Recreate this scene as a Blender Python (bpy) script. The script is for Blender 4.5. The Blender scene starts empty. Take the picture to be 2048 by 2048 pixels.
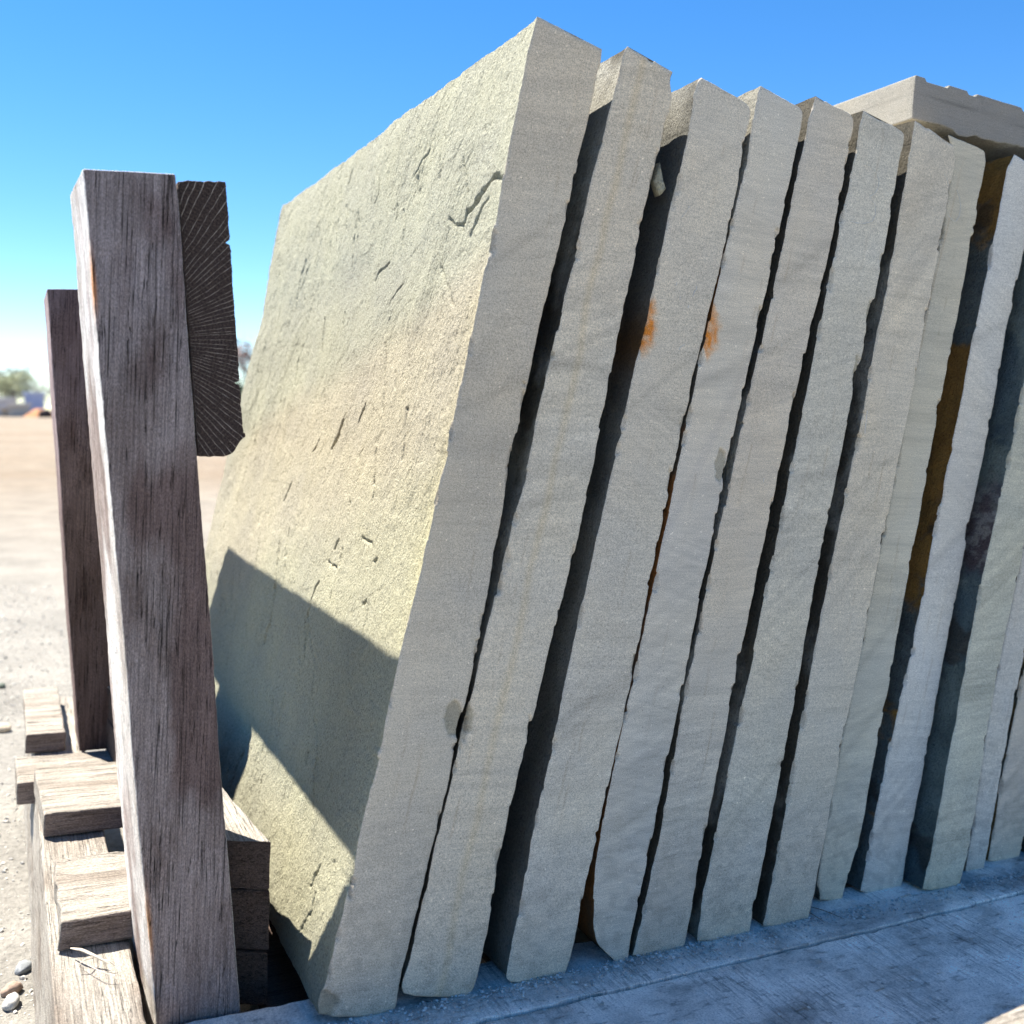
import bpy, math, random
import numpy as np
from mathutils import Matrix, Vector

S = bpy.context.scene
COL = S.collection

# ------------------------------------------------------------------ frames
# image geometry of a 2048 px square photograph -> the rack's own axes (R along the row, D into depth, N up)
F = 1985.0
def nrm(v): return v / np.linalg.norm(v)
n_ = nrm(np.array([0, F, -206.]))
D_ = nrm(np.array([-1004, 206., F])); D_ = nrm(D_ - n_ * (D_ @ n_))
R_ = nrm(np.array([3908, -79., F])); R_ = nrm(R_ - D_ * (R_ @ D_))
N_ = np.cross(R_, D_)
if N_[1] < 0: N_ = -N_
Rw = nrm(R_ - n_ * (R_ @ n_))
HC = 1.04                                   # camera height over the yard
T3 = np.array([[R_ @ Rw, D_ @ Rw, N_ @ Rw], [R_ @ D_, D_ @ D_, N_ @ D_], [R_ @ n_, D_ @ n_, N_ @ n_]])
T = Matrix(T3.tolist()).to_4x4(); T.translation = Vector((0, 0, HC))

def rk(px, py):
    r = np.array([px - 1024., 1024. - py, F]); return np.array([r @ R_, r @ D_, r @ N_])
def onY(px, py, Y): r = rk(px, py); return r * Y / r[1]
def onZ(px, py, Z): r = rk(px, py); return r * Z / r[2]
def wdir(px, py):
    r = np.array([px - 1024., 1024. - py, F]); return np.array([r @ Rw, r @ D_, r @ n_])

# ------------------------------------------------------------------ camera
cam_d = bpy.data.cameras.new('camera'); cam = bpy.data.objects.new('camera', cam_d); COL.objects.link(cam)
m = Matrix(((Rw[0], Rw[1], -Rw[2]), (D_[0], D_[1], -D_[2]), (n_[0], n_[1], -n_[2]))).to_4x4()
m.translation = Vector((0, 0, HC)); cam.matrix_world = m
cam_d.sensor_fit = 'HORIZONTAL'; cam_d.sensor_width = 36; cam_d.lens = F / 2048 * 36
cam_d.clip_start = 0.02; cam_d.clip_end = 5000
cam_d.dof.use_dof = True; cam_d.dof.focus_distance = 1.62; cam_d.dof.aperture_fstop = 3.6
S.camera = cam

# ------------------------------------------------------------------ light
Lr = np.array([0.385, -0.51, -1.0]); Lw = nrm(T3 @ Lr)
sunv = -Lw
elev = math.asin(sunv[2]); azim = math.atan2(sunv[0], sunv[1])
w = bpy.data.worlds.new('World'); S.world = w; w.use_nodes = True
nt = w.node_tree; bg = nt.nodes['Background']
sky = nt.nodes.new('ShaderNodeTexSky'); sky.sky_type = 'NISHITA'; sky.sun_disc = False
sky.sun_elevation = elev; sky.sun_rotation = azim
sky.air_density = 1.0; sky.dust_density = 0.0; sky.ozone_density = 2.0; sky.altitude = 2000
hsv = nt.nodes.new('ShaderNodeHueSaturation'); hsv.inputs['Hue'].default_value = .502; hsv.inputs['Saturation'].default_value = 1.33; hsv.inputs['Value'].default_value = .52
nt.links.new(sky.outputs[0], hsv.inputs['Color']); nt.links.new(hsv.outputs[0], bg.inputs[0]); bg.inputs[1].default_value = 0.10
sl = bpy.data.lights.new('sun', 'SUN'); sl.energy = 3.35; sl.angle = math.radians(0.53); sl.color = (1.0, 0.95, 0.865)
so = bpy.data.objects.new('sun', sl); COL.objects.link(so)
so.rotation_euler = Vector(Lw.tolist()).to_track_quat('-Z', 'Y').to_euler(); so.location = (-3, 4, 8)
S.view_settings.view_transform = 'Standard'; S.view_settings.look = 'None'
S.view_settings.exposure = 2.15; S.view_settings.gamma = 1

# ------------------------------------------------------------------ numpy noise
_rs = np.random.RandomState(7); _tab = _rs.rand(4096)
def _h(i, j, k, s):
    q = (i * 73856093) ^ (j * 19349663) ^ (k * 83492791) ^ (s * 2654435 + 977)
    return _tab[(q ^ (q >> 13)) & 4095]
def vn(x, y, z, s=0):
    x = np.asarray(x, float); y = np.asarray(y, float); z = np.asarray(z, float)
    x, y, z = np.broadcast_arrays(x, y, z)
    xi = np.floor(x).astype(np.int64); yi = np.floor(y).astype(np.int64); zi = np.floor(z).astype(np.int64)
    fx = x - xi; fy = y - yi; fz = z - zi
    fx = fx * fx * (3 - 2 * fx); fy = fy * fy * (3 - 2 * fy); fz = fz * fz * (3 - 2 * fz)
    o = 0
    for a in (0, 1):
        for b in (0, 1):
            for c in (0, 1):
                o = o + _h(xi + a, yi + b, zi + c, s) * (fx if a else 1 - fx) * (fy if b else 1 - fy) * (fz if c else 1 - fz)
    return o * 2 - 1
def fbm(x, y, z=0., s=0, o=4, g=0.5):
    r = 0; a = 1; t = 0; x = np.asarray(x, float) + 0; y = np.asarray(y, float) + 0; z = np.asarray(z, float) + 0
    for i in range(o):
        r = r + a * vn(x, y, z, s + i * 11); t += a; a *= g; x = x * 2.03 + 5.1; y = y * 2.03 + 1.7; z = z * 2.03 + 3.3
    return r / t
def sstep(a, b, x): t = np.clip((x - a) / (b - a), 0, 1); return t * t * (3 - 2 * t)

# ------------------------------------------------------------------ mesh helpers
def mesh_from_grids(name, grids, mats, center=None):
    """grids: (P[n,m,3], material index, C[n,m,3] or None). Each grid is smooth, edges between grids stay sharp."""
    V = []; Q = []; MI = []; CC = []; off = 0
    allp = np.concatenate([g[0].reshape(-1, 3) for g in grids]); cen = allp.mean(0) if center is None else center
    for P, mi, Cc in grids:
        a, b = P.shape[:2]
        idx = np.arange(a * b).reshape(a, b) + off
        q = np.stack([idx[:-1, :-1], idx[1:, :-1], idx[1:, 1:], idx[:-1, 1:]], -1).reshape(-1, 4)
        d1 = P[1:, 1:] - P[:-1, :-1]; d2 = P[:-1, 1:] - P[1:, :-1]
        nn = np.cross(d1, d2).reshape(-1, 3).sum(0)
        if nn @ (P.reshape(-1, 3).mean(0) - cen) < 0: q = q[:, ::-1]
        V.append(P.reshape(-1, 3)); Q.append(q); MI.append(np.full(len(q), mi)); off += a * b
        CC.append(np.ones((a * b, 3)) if Cc is None else np.broadcast_to(Cc, (a, b, 3)).reshape(-1, 3))
    return mesh_raw(name, np.concatenate(V), np.concatenate(Q), mats, np.concatenate(MI), np.concatenate(CC))
def mesh_raw(name, V, Q, mats, MI=None, CC=None, smooth=True):
    me = bpy.data.meshes.new(name); k = Q.shape[1]
    me.vertices.add(len(V)); me.vertices.foreach_set('co', np.ascontiguousarray(V, dtype=np.float32).ravel())
    me.loops.add(len(Q) * k); me.loops.foreach_set('vertex_index', np.ascontiguousarray(Q, dtype=np.int32).ravel())
    me.polygons.add(len(Q)); me.polygons.foreach_set('loop_start', np.arange(0, len(Q) * k, k, dtype=np.int32))
    for mt in mats: me.materials.append(mt)
    if MI is not None: me.polygons.foreach_set('material_index', MI.astype(np.int32))
    me.polygons.foreach_set('use_smooth', np.full(len(Q), smooth))
    if CC is not None:
        at = me.color_attributes.new('col', 'FLOAT_COLOR', 'POINT')
        at.data.foreach_set('color', np.concatenate([CC, np.ones((len(CC), 1))], 1).astype(np.float32).ravel())
    me.update(); me.validate(); return me
def tag(o, label=None, cat=None, group=None, kind=None):
    if label: o['label'] = label
    if cat: o['category'] = cat
    if group: o['group'] = group
    if kind: o['kind'] = kind
    return o
def put_rack(name, me, origin=(0, 0, 0), parent=None):
    o = bpy.data.objects.new(name, me); COL.objects.link(o)
    M = T @ Matrix.Translation(Vector(tuple(float(v) for v in origin)))
    if parent is not None:
        o.parent = parent; o.matrix_parent_inverse = parent.matrix_world.inverted()
    o.matrix_world = M; return o
def put_world(name, me, loc=(0, 0, 0), parent=None):
    o = bpy.data.objects.new(name, me); COL.objects.link(o)
    if parent is not None: o.parent = parent
    o.location = tuple(float(v) for v in loc)
    return o
def empty_rack(name, origin):
    o = bpy.data.objects.new(name, None); COL.objects.link(o); o.empty_display_size = 0.1
    o.matrix_world = T @ Matrix.Translation(Vector(origin)); return o

# ------------------------------------------------------------------ materials
def newmat(name):
    mt = bpy.data.materials.new(name); mt.use_nodes = True; t = mt.node_tree
    return mt, t, t.nodes['Principled BSDF'], t.nodes, t.links
def ramp(N, L, src, stops):
    r = N.new('ShaderNodeValToRGB'); L.new(src, r.inputs[0]); e = r.color_ramp.elements
    e[0].position = stops[0][0]; e[0].color = (*stops[0][1], 1)
    e[1].position = stops[-1][0]; e[1].color = (*stops[-1][1], 1)
    for p, c in stops[1:-1]: q = e.new(p); q.color = (*c, 1)
    return r.outputs[0]
def g3(v): return (v, v, v)
def noise(N, L, vec, scale, detail=4, rough=0.55, dist=0.0):
    n = N.new('ShaderNodeTexNoise'); n.inputs['Scale'].default_value = scale; n.inputs['Detail'].default_value = detail
    n.inputs['Roughness'].default_value = rough; n.inputs['Distortion'].default_value = dist; L.new(vec, n.inputs['Vector']); return n.outputs['Fac']
def mapping(N, L, src, rot=(0, 0, 0), scale=(1, 1, 1), loc=(0, 0, 0)):
    m = N.new('ShaderNodeMapping'); L.new(src, m.inputs[0]); m.inputs['Rotation'].default_value = rot
    m.inputs['Scale'].default_value = scale; m.inputs['Location'].default_value = loc; return m.outputs[0]
def mul(N, L, a, b, mode='MULTIPLY', fac=1.0):
    x = N.new('ShaderNodeMix'); x.data_type = 'RGBA'; x.blend_type = mode
    if isinstance(fac, bpy.types.NodeSocket): L.new(fac, x.inputs[0])
    else: x.inputs[0].default_value = fac
    for i, v in ((6, a), (7, b)):
        if isinstance(v, bpy.types.NodeSocket): L.new(v, x.inputs[i])
        else: x.inputs[i].default_value = (*v, 1)
    return x.outputs[2]
def bump(N, L, B, hs):
    prev = None
    for h, st, d in hs:
        b = N.new('ShaderNodeBump'); b.inputs['Strength'].default_value = st; b.inputs['Distance'].default_value = d
        L.new(h, b.inputs['Height'])
        if prev: L.new(prev, b.inputs['Normal'])
        prev = b.outputs[0]
    L.new(prev, B.inputs['Normal'])
def vcol(N): a = N.new('ShaderNodeAttribute'); a.attribute_name = 'col'; return a.outputs['Color']
def ocoord(N): return N.new('ShaderNodeTexCoord').outputs['Object']

def mat_sawn(name, base, seed=0.0, band=1.0, rot=0.0):
    mt, t, B, N, L = newmat(name); oc = mapping(N, L, ocoord(N), loc=(seed, seed * .7, seed * 1.3))
    c = mul(N, L, vcol(N), tuple(v * k for v, k in zip(base, (1.25, 1.145, .99))))
    bandv = mapping(N, L, oc, rot=(0, math.radians(rot), 0), scale=(.9, 1, 30))
    nb = noise(N, L, bandv, 1.5, 5, 0.6, 0.08)
    c = mul(N, L, c, ramp(N, L, nb, [(0.25, g3(1 - .22 * band)), (0.5, g3(1.0)), (0.75, g3(1 + .07 * band))]), 'MULTIPLY', ramp(N, L, noise(N, L, oc, 3.3, 3, .5), [(.42, g3(.1)), (.62, g3(1))]))
    fine = noise(N, L, mapping(N, L, oc, rot=(0, math.radians(rot * .6), 0), scale=(1, 1, 14)), 22, 3, .6)
    c = mul(N, L, c, ramp(N, L, fine, [(0.3, g3(.92)), (0.7, g3(1.06))]))
    sp = noise(N, L, oc, 640, 2, 0.7)
    c = mul(N, L, c, ramp(N, L, sp, [(0.30, g3(.58)), (0.5, g3(1.0)), (0.70, g3(1.36))]))
    blot = noise(N, L, oc, 7, 4, .6)
    c = mul(N, L, c, ramp(N, L, blot, [(0.3, (.93, .945, .97)), (0.7, (1.06, 1.04, 1.0))]))
    wsp = noise(N, L, oc, 210, 2, .5); c = mul(N, L, c, ramp(N, L, wsp, [(0.0, g3(1)), (.69, g3(1)), (.74, g3(1.45))]))
    pits = N.new('ShaderNodeTexVoronoi'); pits.inputs['Scale'].default_value = 70; L.new(oc, pits.inputs['Vector'])
    pm = ramp(N, L, pits.outputs['Distance'], [(0.05, g3(.45)), (0.12, g3(1.0))])
    lowz = noise(N, L, oc, 5, 3)
    c = mul(N, L, c, pm, 'MULTIPLY', ramp(N, L, lowz, [(0.5, g3(0)), (0.62, g3(.8))]))
    L.new(c, B.inputs['Base Color']); B.inputs['Roughness'].default_value = .88; B.inputs['Specular IOR Level'].default_value = .25
    bump(N, L, B, [(sp, .35, .0008), (nb, .15, .0006)])
    return mt
def mat_cleft(name, base, seed=0.0, strength=1.0):
    mt, t, B, N, L = newmat(name); oc = mapping(N, L, ocoord(N), loc=(seed, seed, seed))
    c = mul(N, L, vcol(N), base)
    n1 = noise(N, L, oc, 5, 5, .6); c = mul(N, L, c, ramp(N, L, n1, [(0.3, (.90, .90, .93)), (0.7, (1.06, 1.05, 1.0))]))
    n2 = noise(N, L, oc, 210, 4, .7); c = mul(N, L, c, ramp(N, L, n2, [(0.3, g3(.74)), (0.5, g3(1.0)), (0.7, g3(1.18))]))
    pk = noise(N, L, mapping(N, L, oc, rot=(math.radians(18), 0, 0), scale=(1, 1.7, .8)), 140, 5, .68, .4)
    n3 = noise(N, L, oc, 26, 4, .55)
    st = noise(N, L, mapping(N, L, oc, rot=(math.radians(20), 0, 0), scale=(1, 9, 1)), 9, 4, .6, .5)
    pit = noise(N, L, oc, 270, 3, .65, .3)
    c = mul(N, L, c, ramp(N, L, pit, [(0.30, g3(.50)), (0.43, g3(.97)), (0.7, g3(1.10))]))
    L.new(c, B.inputs['Base Color']); B.inputs['Roughness'].default_value = .9; B.inputs['Specular IOR Level'].default_value = .2
    bump(N, L, B, [(pit, .9 * strength, .005), (st, .25 * strength, .006), (n3, .4 * strength, .010), (pk, .8 * strength, .0075), (n2, .6 * strength, .0022)])
    return mt
def mat_wood(name, base, axis, crack=1.0, seed=0.0, warm=0.0):
    """weathered rough-sawn hardwood, grain along axis 0,1,2"""
    mt, t, B, N, L = newmat(name); oc = mapping(N, L, ocoord(N), loc=(seed, seed * 1.7, seed * .6))
    def st(k, a=1.0):
        s = [k, k, k]; s[axis] = a; return mapping(N, L, oc, scale=s)
    c = mul(N, L, vcol(N), base)
    big = noise(N, L, st(3, 1), 4, 5, .6, .3)
    c = mul(N, L, c, ramp(N, L, big, [(0.3, (.58, .51, .47)), (0.5, (1, .98, .97)), (0.72, (1.28, 1.27, 1.28))]))
    gr = noise(N, L, st(44, 1), 7.5, 6, .74, .12)
    c = mul(N, L, c, ramp(N, L, gr, [(0.3, g3(.48)), (0.50, g3(1.0)), (0.7, g3(1.35))]))
    fz = noise(N, L, st(4.0, 1), 250, 4, .78)
    c = mul(N, L, c, ramp(N, L, fz, [(0.32, g3(.42)), (0.5, g3(1.0)), (0.68, g3(1.8))]))
    cr = noise(N, L, st(64, 1), 2.8, 2, .5, .04)
    crm = ramp(N, L, cr, [(0.484, g3(1)), (0.497, g3(0)), (0.503, g3(0)), (0.516, g3(1))])
    gate = ramp(N, L, noise(N, L, st(6, 1.6), 4.0, 3, .6), [(0.36, g3(0)), (0.46, g3(crack))])
    c = mul(N, L, c, mul(N, L, g3(.10), g3(1), 'MIX', crm), 'MULTIPLY', gate)
    L.new(c, B.inputs['Base Color']); B.inputs['Roughness'].default_value = .9; B.inputs['Specular IOR Level'].default_value = .15
    hg = mul(N, L, g3(1), crm, 'MIX', gate)
    bump(N, L, B, [(gr, .55, .004), (hg, .8, .003), (fz, .8, .0026)])
    return mt

M_front = [None]
STONE = (0.49, 0.458, 0.408)
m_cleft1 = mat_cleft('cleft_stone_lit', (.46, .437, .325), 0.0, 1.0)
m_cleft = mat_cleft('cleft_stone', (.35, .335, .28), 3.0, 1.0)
m_postw = mat_wood('weathered_post_wood', (.31, .252, .228), 2, 1.0, 0)
m_postside = mat_wood('silvered_sawn_wood', (.72, .68, .62), 2, .5, 4)
m_boardx = mat_wood('silvered_board_wood', (.38, .345, .29), 0, 1.0, 2)
m_boardy = mat_wood('silvered_runner_wood', (.37, .34, .29), 1, .8, 5)
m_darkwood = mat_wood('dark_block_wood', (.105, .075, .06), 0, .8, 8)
m_bedge = mat_wood('dark_board_edge', (.25, .20, .17), 0, .6, 9)

def mat_endgrain():
    mt, t, B, N, L = newmat('end_grain'); oc = ocoord(N)
    sep = N.new('ShaderNodeSeparateXYZ'); L.new(oc, sep.inputs[0])
    def mth(op, a, b=None):
        x = N.new('ShaderNodeMath'); x.operation = op
        for i, v in enumerate((a, b)):
            if v is None: continue
            if isinstance(v, bpy.types.NodeSocket): L.new(v, x.inputs[i])
            else: x.inputs[i].default_value = v
        return x.outputs[0]
    dx = mth('SUBTRACT', sep.outputs[0], ENDC[0]); dz = mth('SUBTRACT', sep.outputs[2], ENDC[1])
    wob = noise(N, L, oc, 16, 3, .55)
    ang = mth('ADD', mth('ARCTAN2', dz, dx), mth('MULTIPLY', mth('SUBTRACT', wob, .5), .05))
    rad = mth('SQRT', mth('ADD', mth('MULTIPLY', dx, dx), mth('MULTIPLY', dz, dz)))
    cb = N.new('ShaderNodeCombineXYZ'); L.new(ang, cb.inputs[0]); L.new(mth('MULTIPLY', rad, .6), cb.inputs[1])
    vo = N.new('ShaderNodeTexVoronoi'); vo.feature = 'DISTANCE_TO_EDGE'; vo.voronoi_dimensions = '1D'; vo.inputs['Scale'].default_value = 21
    L.new(ang, vo.inputs['W'])
    rays = ramp(N, L, vo.outputs['Distance'], [(0.0, g3(1)), (0.022, g3(.9)), (0.05, g3(0))])
    brk = ramp(N, L, noise(N, L, oc, 60, 5, .7), [(0.40, g3(.08)), (0.58, g3(1))])
    rings = N.new('ShaderNodeTexWave'); rings.wave_type = 'BANDS'; rings.inputs['Scale'].default_value = 60
    rings.inputs['Distortion'].default_value = 1.5
    cr = N.new('ShaderNodeCombineXYZ'); L.new(rad, cr.inputs[0]); L.new(cr.outputs[0], rings.inputs[0])
    fz = noise(N, L, oc, 420, 4, .8)
    base = mul(N, L, (.070, .050, .042), ramp(N, L, fz, [(0.35, g3(.35)), (0.52, g3(1)), (0.7, g3(2.2))]))
    base = mul(N, L, base, ramp(N, L, rings.outputs['Fac'], [(0.0, g3(.85)), (1.0, g3(1.1))]))
    c = mul(N, L, base, (.62, .52, .43), 'MIX', mul(N, L, rays, brk))
    L.new(c, B.inputs['Base Color']); B.inputs['Roughness'].default_value = .95; B.inputs['Specular IOR Level'].default_value = .1
    bump(N, L, B, [(fz, .9, .003)])
    return mt

def mat_plank():
    mt, t, B, N, L = newmat('dusty_plank'); oc = ocoord(N)
    c = mul(N, L, vcol(N), (.88, .79, .70))
    n1 = noise(N, L, mapping(N, L, oc, rot=(0, 0, math.radians(8)), scale=(1, 1.6, 1)), 6, 6, .65)
    c = mul(N, L, c, ramp(N, L, n1, [(0.36, g3(.50)), (0.5, g3(.92)), (0.62, g3(1.15))]))
    gr = noise(N, L, mapping(N, L, oc, scale=(14, 1.5, 1), rot=(0, 0, math.radians(-12))), 14, 5, .7)
    gate = ramp(N, L, noise(N, L, oc, 4.5, 3, .6), [(0.45, g3(0)), (0.6, g3(1))])
    c = mul(N, L, c, ramp(N, L, gr, [(0.38, g3(.55)), (0.5, g3(.98)), (0.62, g3(1.10))]), 'MULTIPLY', gate)
    fz = noise(N, L, oc, 330, 4, .75)
    c = mul(N, L, c, ramp(N, L, fz, [(0.3, g3(.62)), (0.5, g3(1)), (0.7, g3(1.3))]))
    sc = noise(N, L, mapping(N, L, oc, scale=(1, 3, 1)), 34, 4, .6)
    c = mul(N, L, c, ramp(N, L, sc, [(0.33, g3(.6)), (0.42, g3(1)), (1, g3(1.02))]))
    L.new(c, B.inputs['Base Color']); B.inputs['Roughness'].default_value = .85; B.inputs['Specular IOR Level'].default_value = .25
    bump(N, L, B, [(n1, .3, .006), (gr, .3, .002), (sc, .35, .003), (fz, .45, .0012)])
    return mt
m_plank = mat_plank()

def mat_ground():
    mt, t, B, N, L = newmat('yard_gravel'); oc = N.new('ShaderNodeTexCoord').outputs['Object']
    n0 = noise(N, L, oc, .12, 5, .6); n1 = noise(N, L, oc, 2.2, 6, .65); n2 = noise(N, L, oc, 60, 5, .75); n3 = noise(N, L, oc, 420, 2, .7)
    c = ramp(N, L, n0, [(0.3, (.36, .27, .185)), (0.5, (.42, .34, .25)), (0.7, (.44, .38, .30))])
    # the compacted limestone pad round the rack is paler than the open yard
    vm = N.new('ShaderNodeVectorMath'); vm.operation = 'LENGTH'; L.new(oc, vm.inputs[0])
    pad = ramp(N, L, mul(N, L, mul(N, L, vm.outputs['Value'], g3(1 / 22.)), n1, 'ADD', .12), [(0.30, g3(1)), (0.75, g3(0))])
    c = mul(N, L, c, (.52, .485, .42), 'MIX', pad)
    c = mul(N, L, c, ramp(N, L, n1, [(0.3, g3(.46)), (0.7, g3(.73))]))
    c = mul(N, L, c, ramp(N, L, n2, [(0.3, g3(.66)), (0.5, g3(1)), (0.7, g3(1.2))]))
    L.new(c, B.inputs['Base Color']); B.inputs['Roughness'].default_value = .95; B.inputs['Specular IOR Level'].default_value = .1
    bump(N, L, B, [(n1, .4, .03), (n2, .7, .02), (n3, .6, .003)])
    return mt
def mat_plain(name, col, rough=.9, var=.2, scale=30):
    mt, t, B, N, L = newmat(name); oc = ocoord(N); n1 = noise(N, L, oc, scale, 4, .65)
    c = mul(N, L, col, ramp(N, L, n1, [(0.3, g3(1 - var)), (0.7, g3(1 + var))]))
    L.new(c, B.inputs['Base Color']); B.inputs['Roughness'].default_value = rough
    bump(N, L, B, [(n1, .3, .1 / scale)])
    return mt

# ------------------------------------------------------------------ ground
def ground_h(x, y):
    d = np.hypot(x - 1.0, y - 1.5)
    return (-.0648 * np.clip(x, -.6, 3.2)) * (1 - sstep(3.5, 12, d)) + .012 * fbm(x * 2, y * 2, 0, 3) * (1 - sstep(6, 20, d))
a = np.concatenate([-np.geomspace(2500, 3, 26), np.linspace(-2.8, 6, 90), np.geomspace(6.3, 2500, 26)])
b = np.concatenate([-np.geomspace(2500, 3, 22), np.linspace(-2.8, 7, 100), np.geomspace(7.3, 2500, 30)])
GX, GY = np.meshgrid(a, b, indexing='ij'); GP = np.stack([GX, GY, ground_h(GX, GY)], -1)
gm = mesh_from_grids('ground', [(GP, 0, None)], [mat_ground()], center=np.array([0, 0, -50.]))
tag(put_world('ground', gm), kind='structure')

# ------------------------------------------------------------------ slabs
CR = dict(A=(1000, 0, 3.22), B=(1000, 600, 3.22), C=(1000, 1200, 2.76), D=(500, 1500, 2.415), E=(400, 1000, 2.76),
          F=(1500, 100, 3.5255), G=(1600, 600, 2.415), H=(1500, 1400, 2.981), I=(1100, 1700, 2.038), O=(0, 0, .94336), J=(400, 300, 2.76))
def px(spec):
    out = []
    for k, s in spec:
        ox, oy, sc = CR[k]; v = [float(q) for q in s.split()]
        out += [(ox + v[i] / sc, oy + v[i + 1] / sc) for i in range(0, len(v), 2)]
    return out
def trace(spec, Y):
    P = np.array([onY(x, y, Y)[[0, 2]] for x, y in px(spec)])
    if len(P) < 8: return P
    P = P[np.argsort(-P[:, 1], kind='stable')]; keep = [0]
    for i in range(1, len(P)):
        if P[keep[-1], 1] - P[i, 1] > .0035 or i == len(P) - 1: keep.append(i)
    return P[keep]
def resample(P, n):
    s = np.r_[0, np.cumsum(np.hypot(*np.diff(P, axis=0).T))]
    t = np.linspace(0, s[-1], n); return np.stack([np.interp(t, s, P[:, 0]), np.interp(t, s, P[:, 1])], -1)
def smooth(P, k):
    ker = np.hanning(k + 2)[1:-1]; ker /= ker.sum(); Q = np.pad(P, ((k // 2, k // 2), (0, 0)), mode='reflect', reflect_type='odd')
    return np.stack([np.convolve(Q[:, i], ker, 'valid') for i in (0, 1)], -1)[:len(P)]

def seg_dist(Y, Z, poly):
    d = np.full(Y.shape, 9.0)
    for (a0, b0), (a1, b1) in zip(poly[:-1], poly[1:]):
        vx, vz = a1 - a0, b1 - b0; t = np.clip(((Y - a0) * vx + (Z - b0) * vz) / (vx * vx + vz * vz + 1e-12), 0, 1)
        d = np.minimum(d, np.hypot(Y - a0 - t * vx, Z - b0 - t * vz))
    return d

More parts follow.
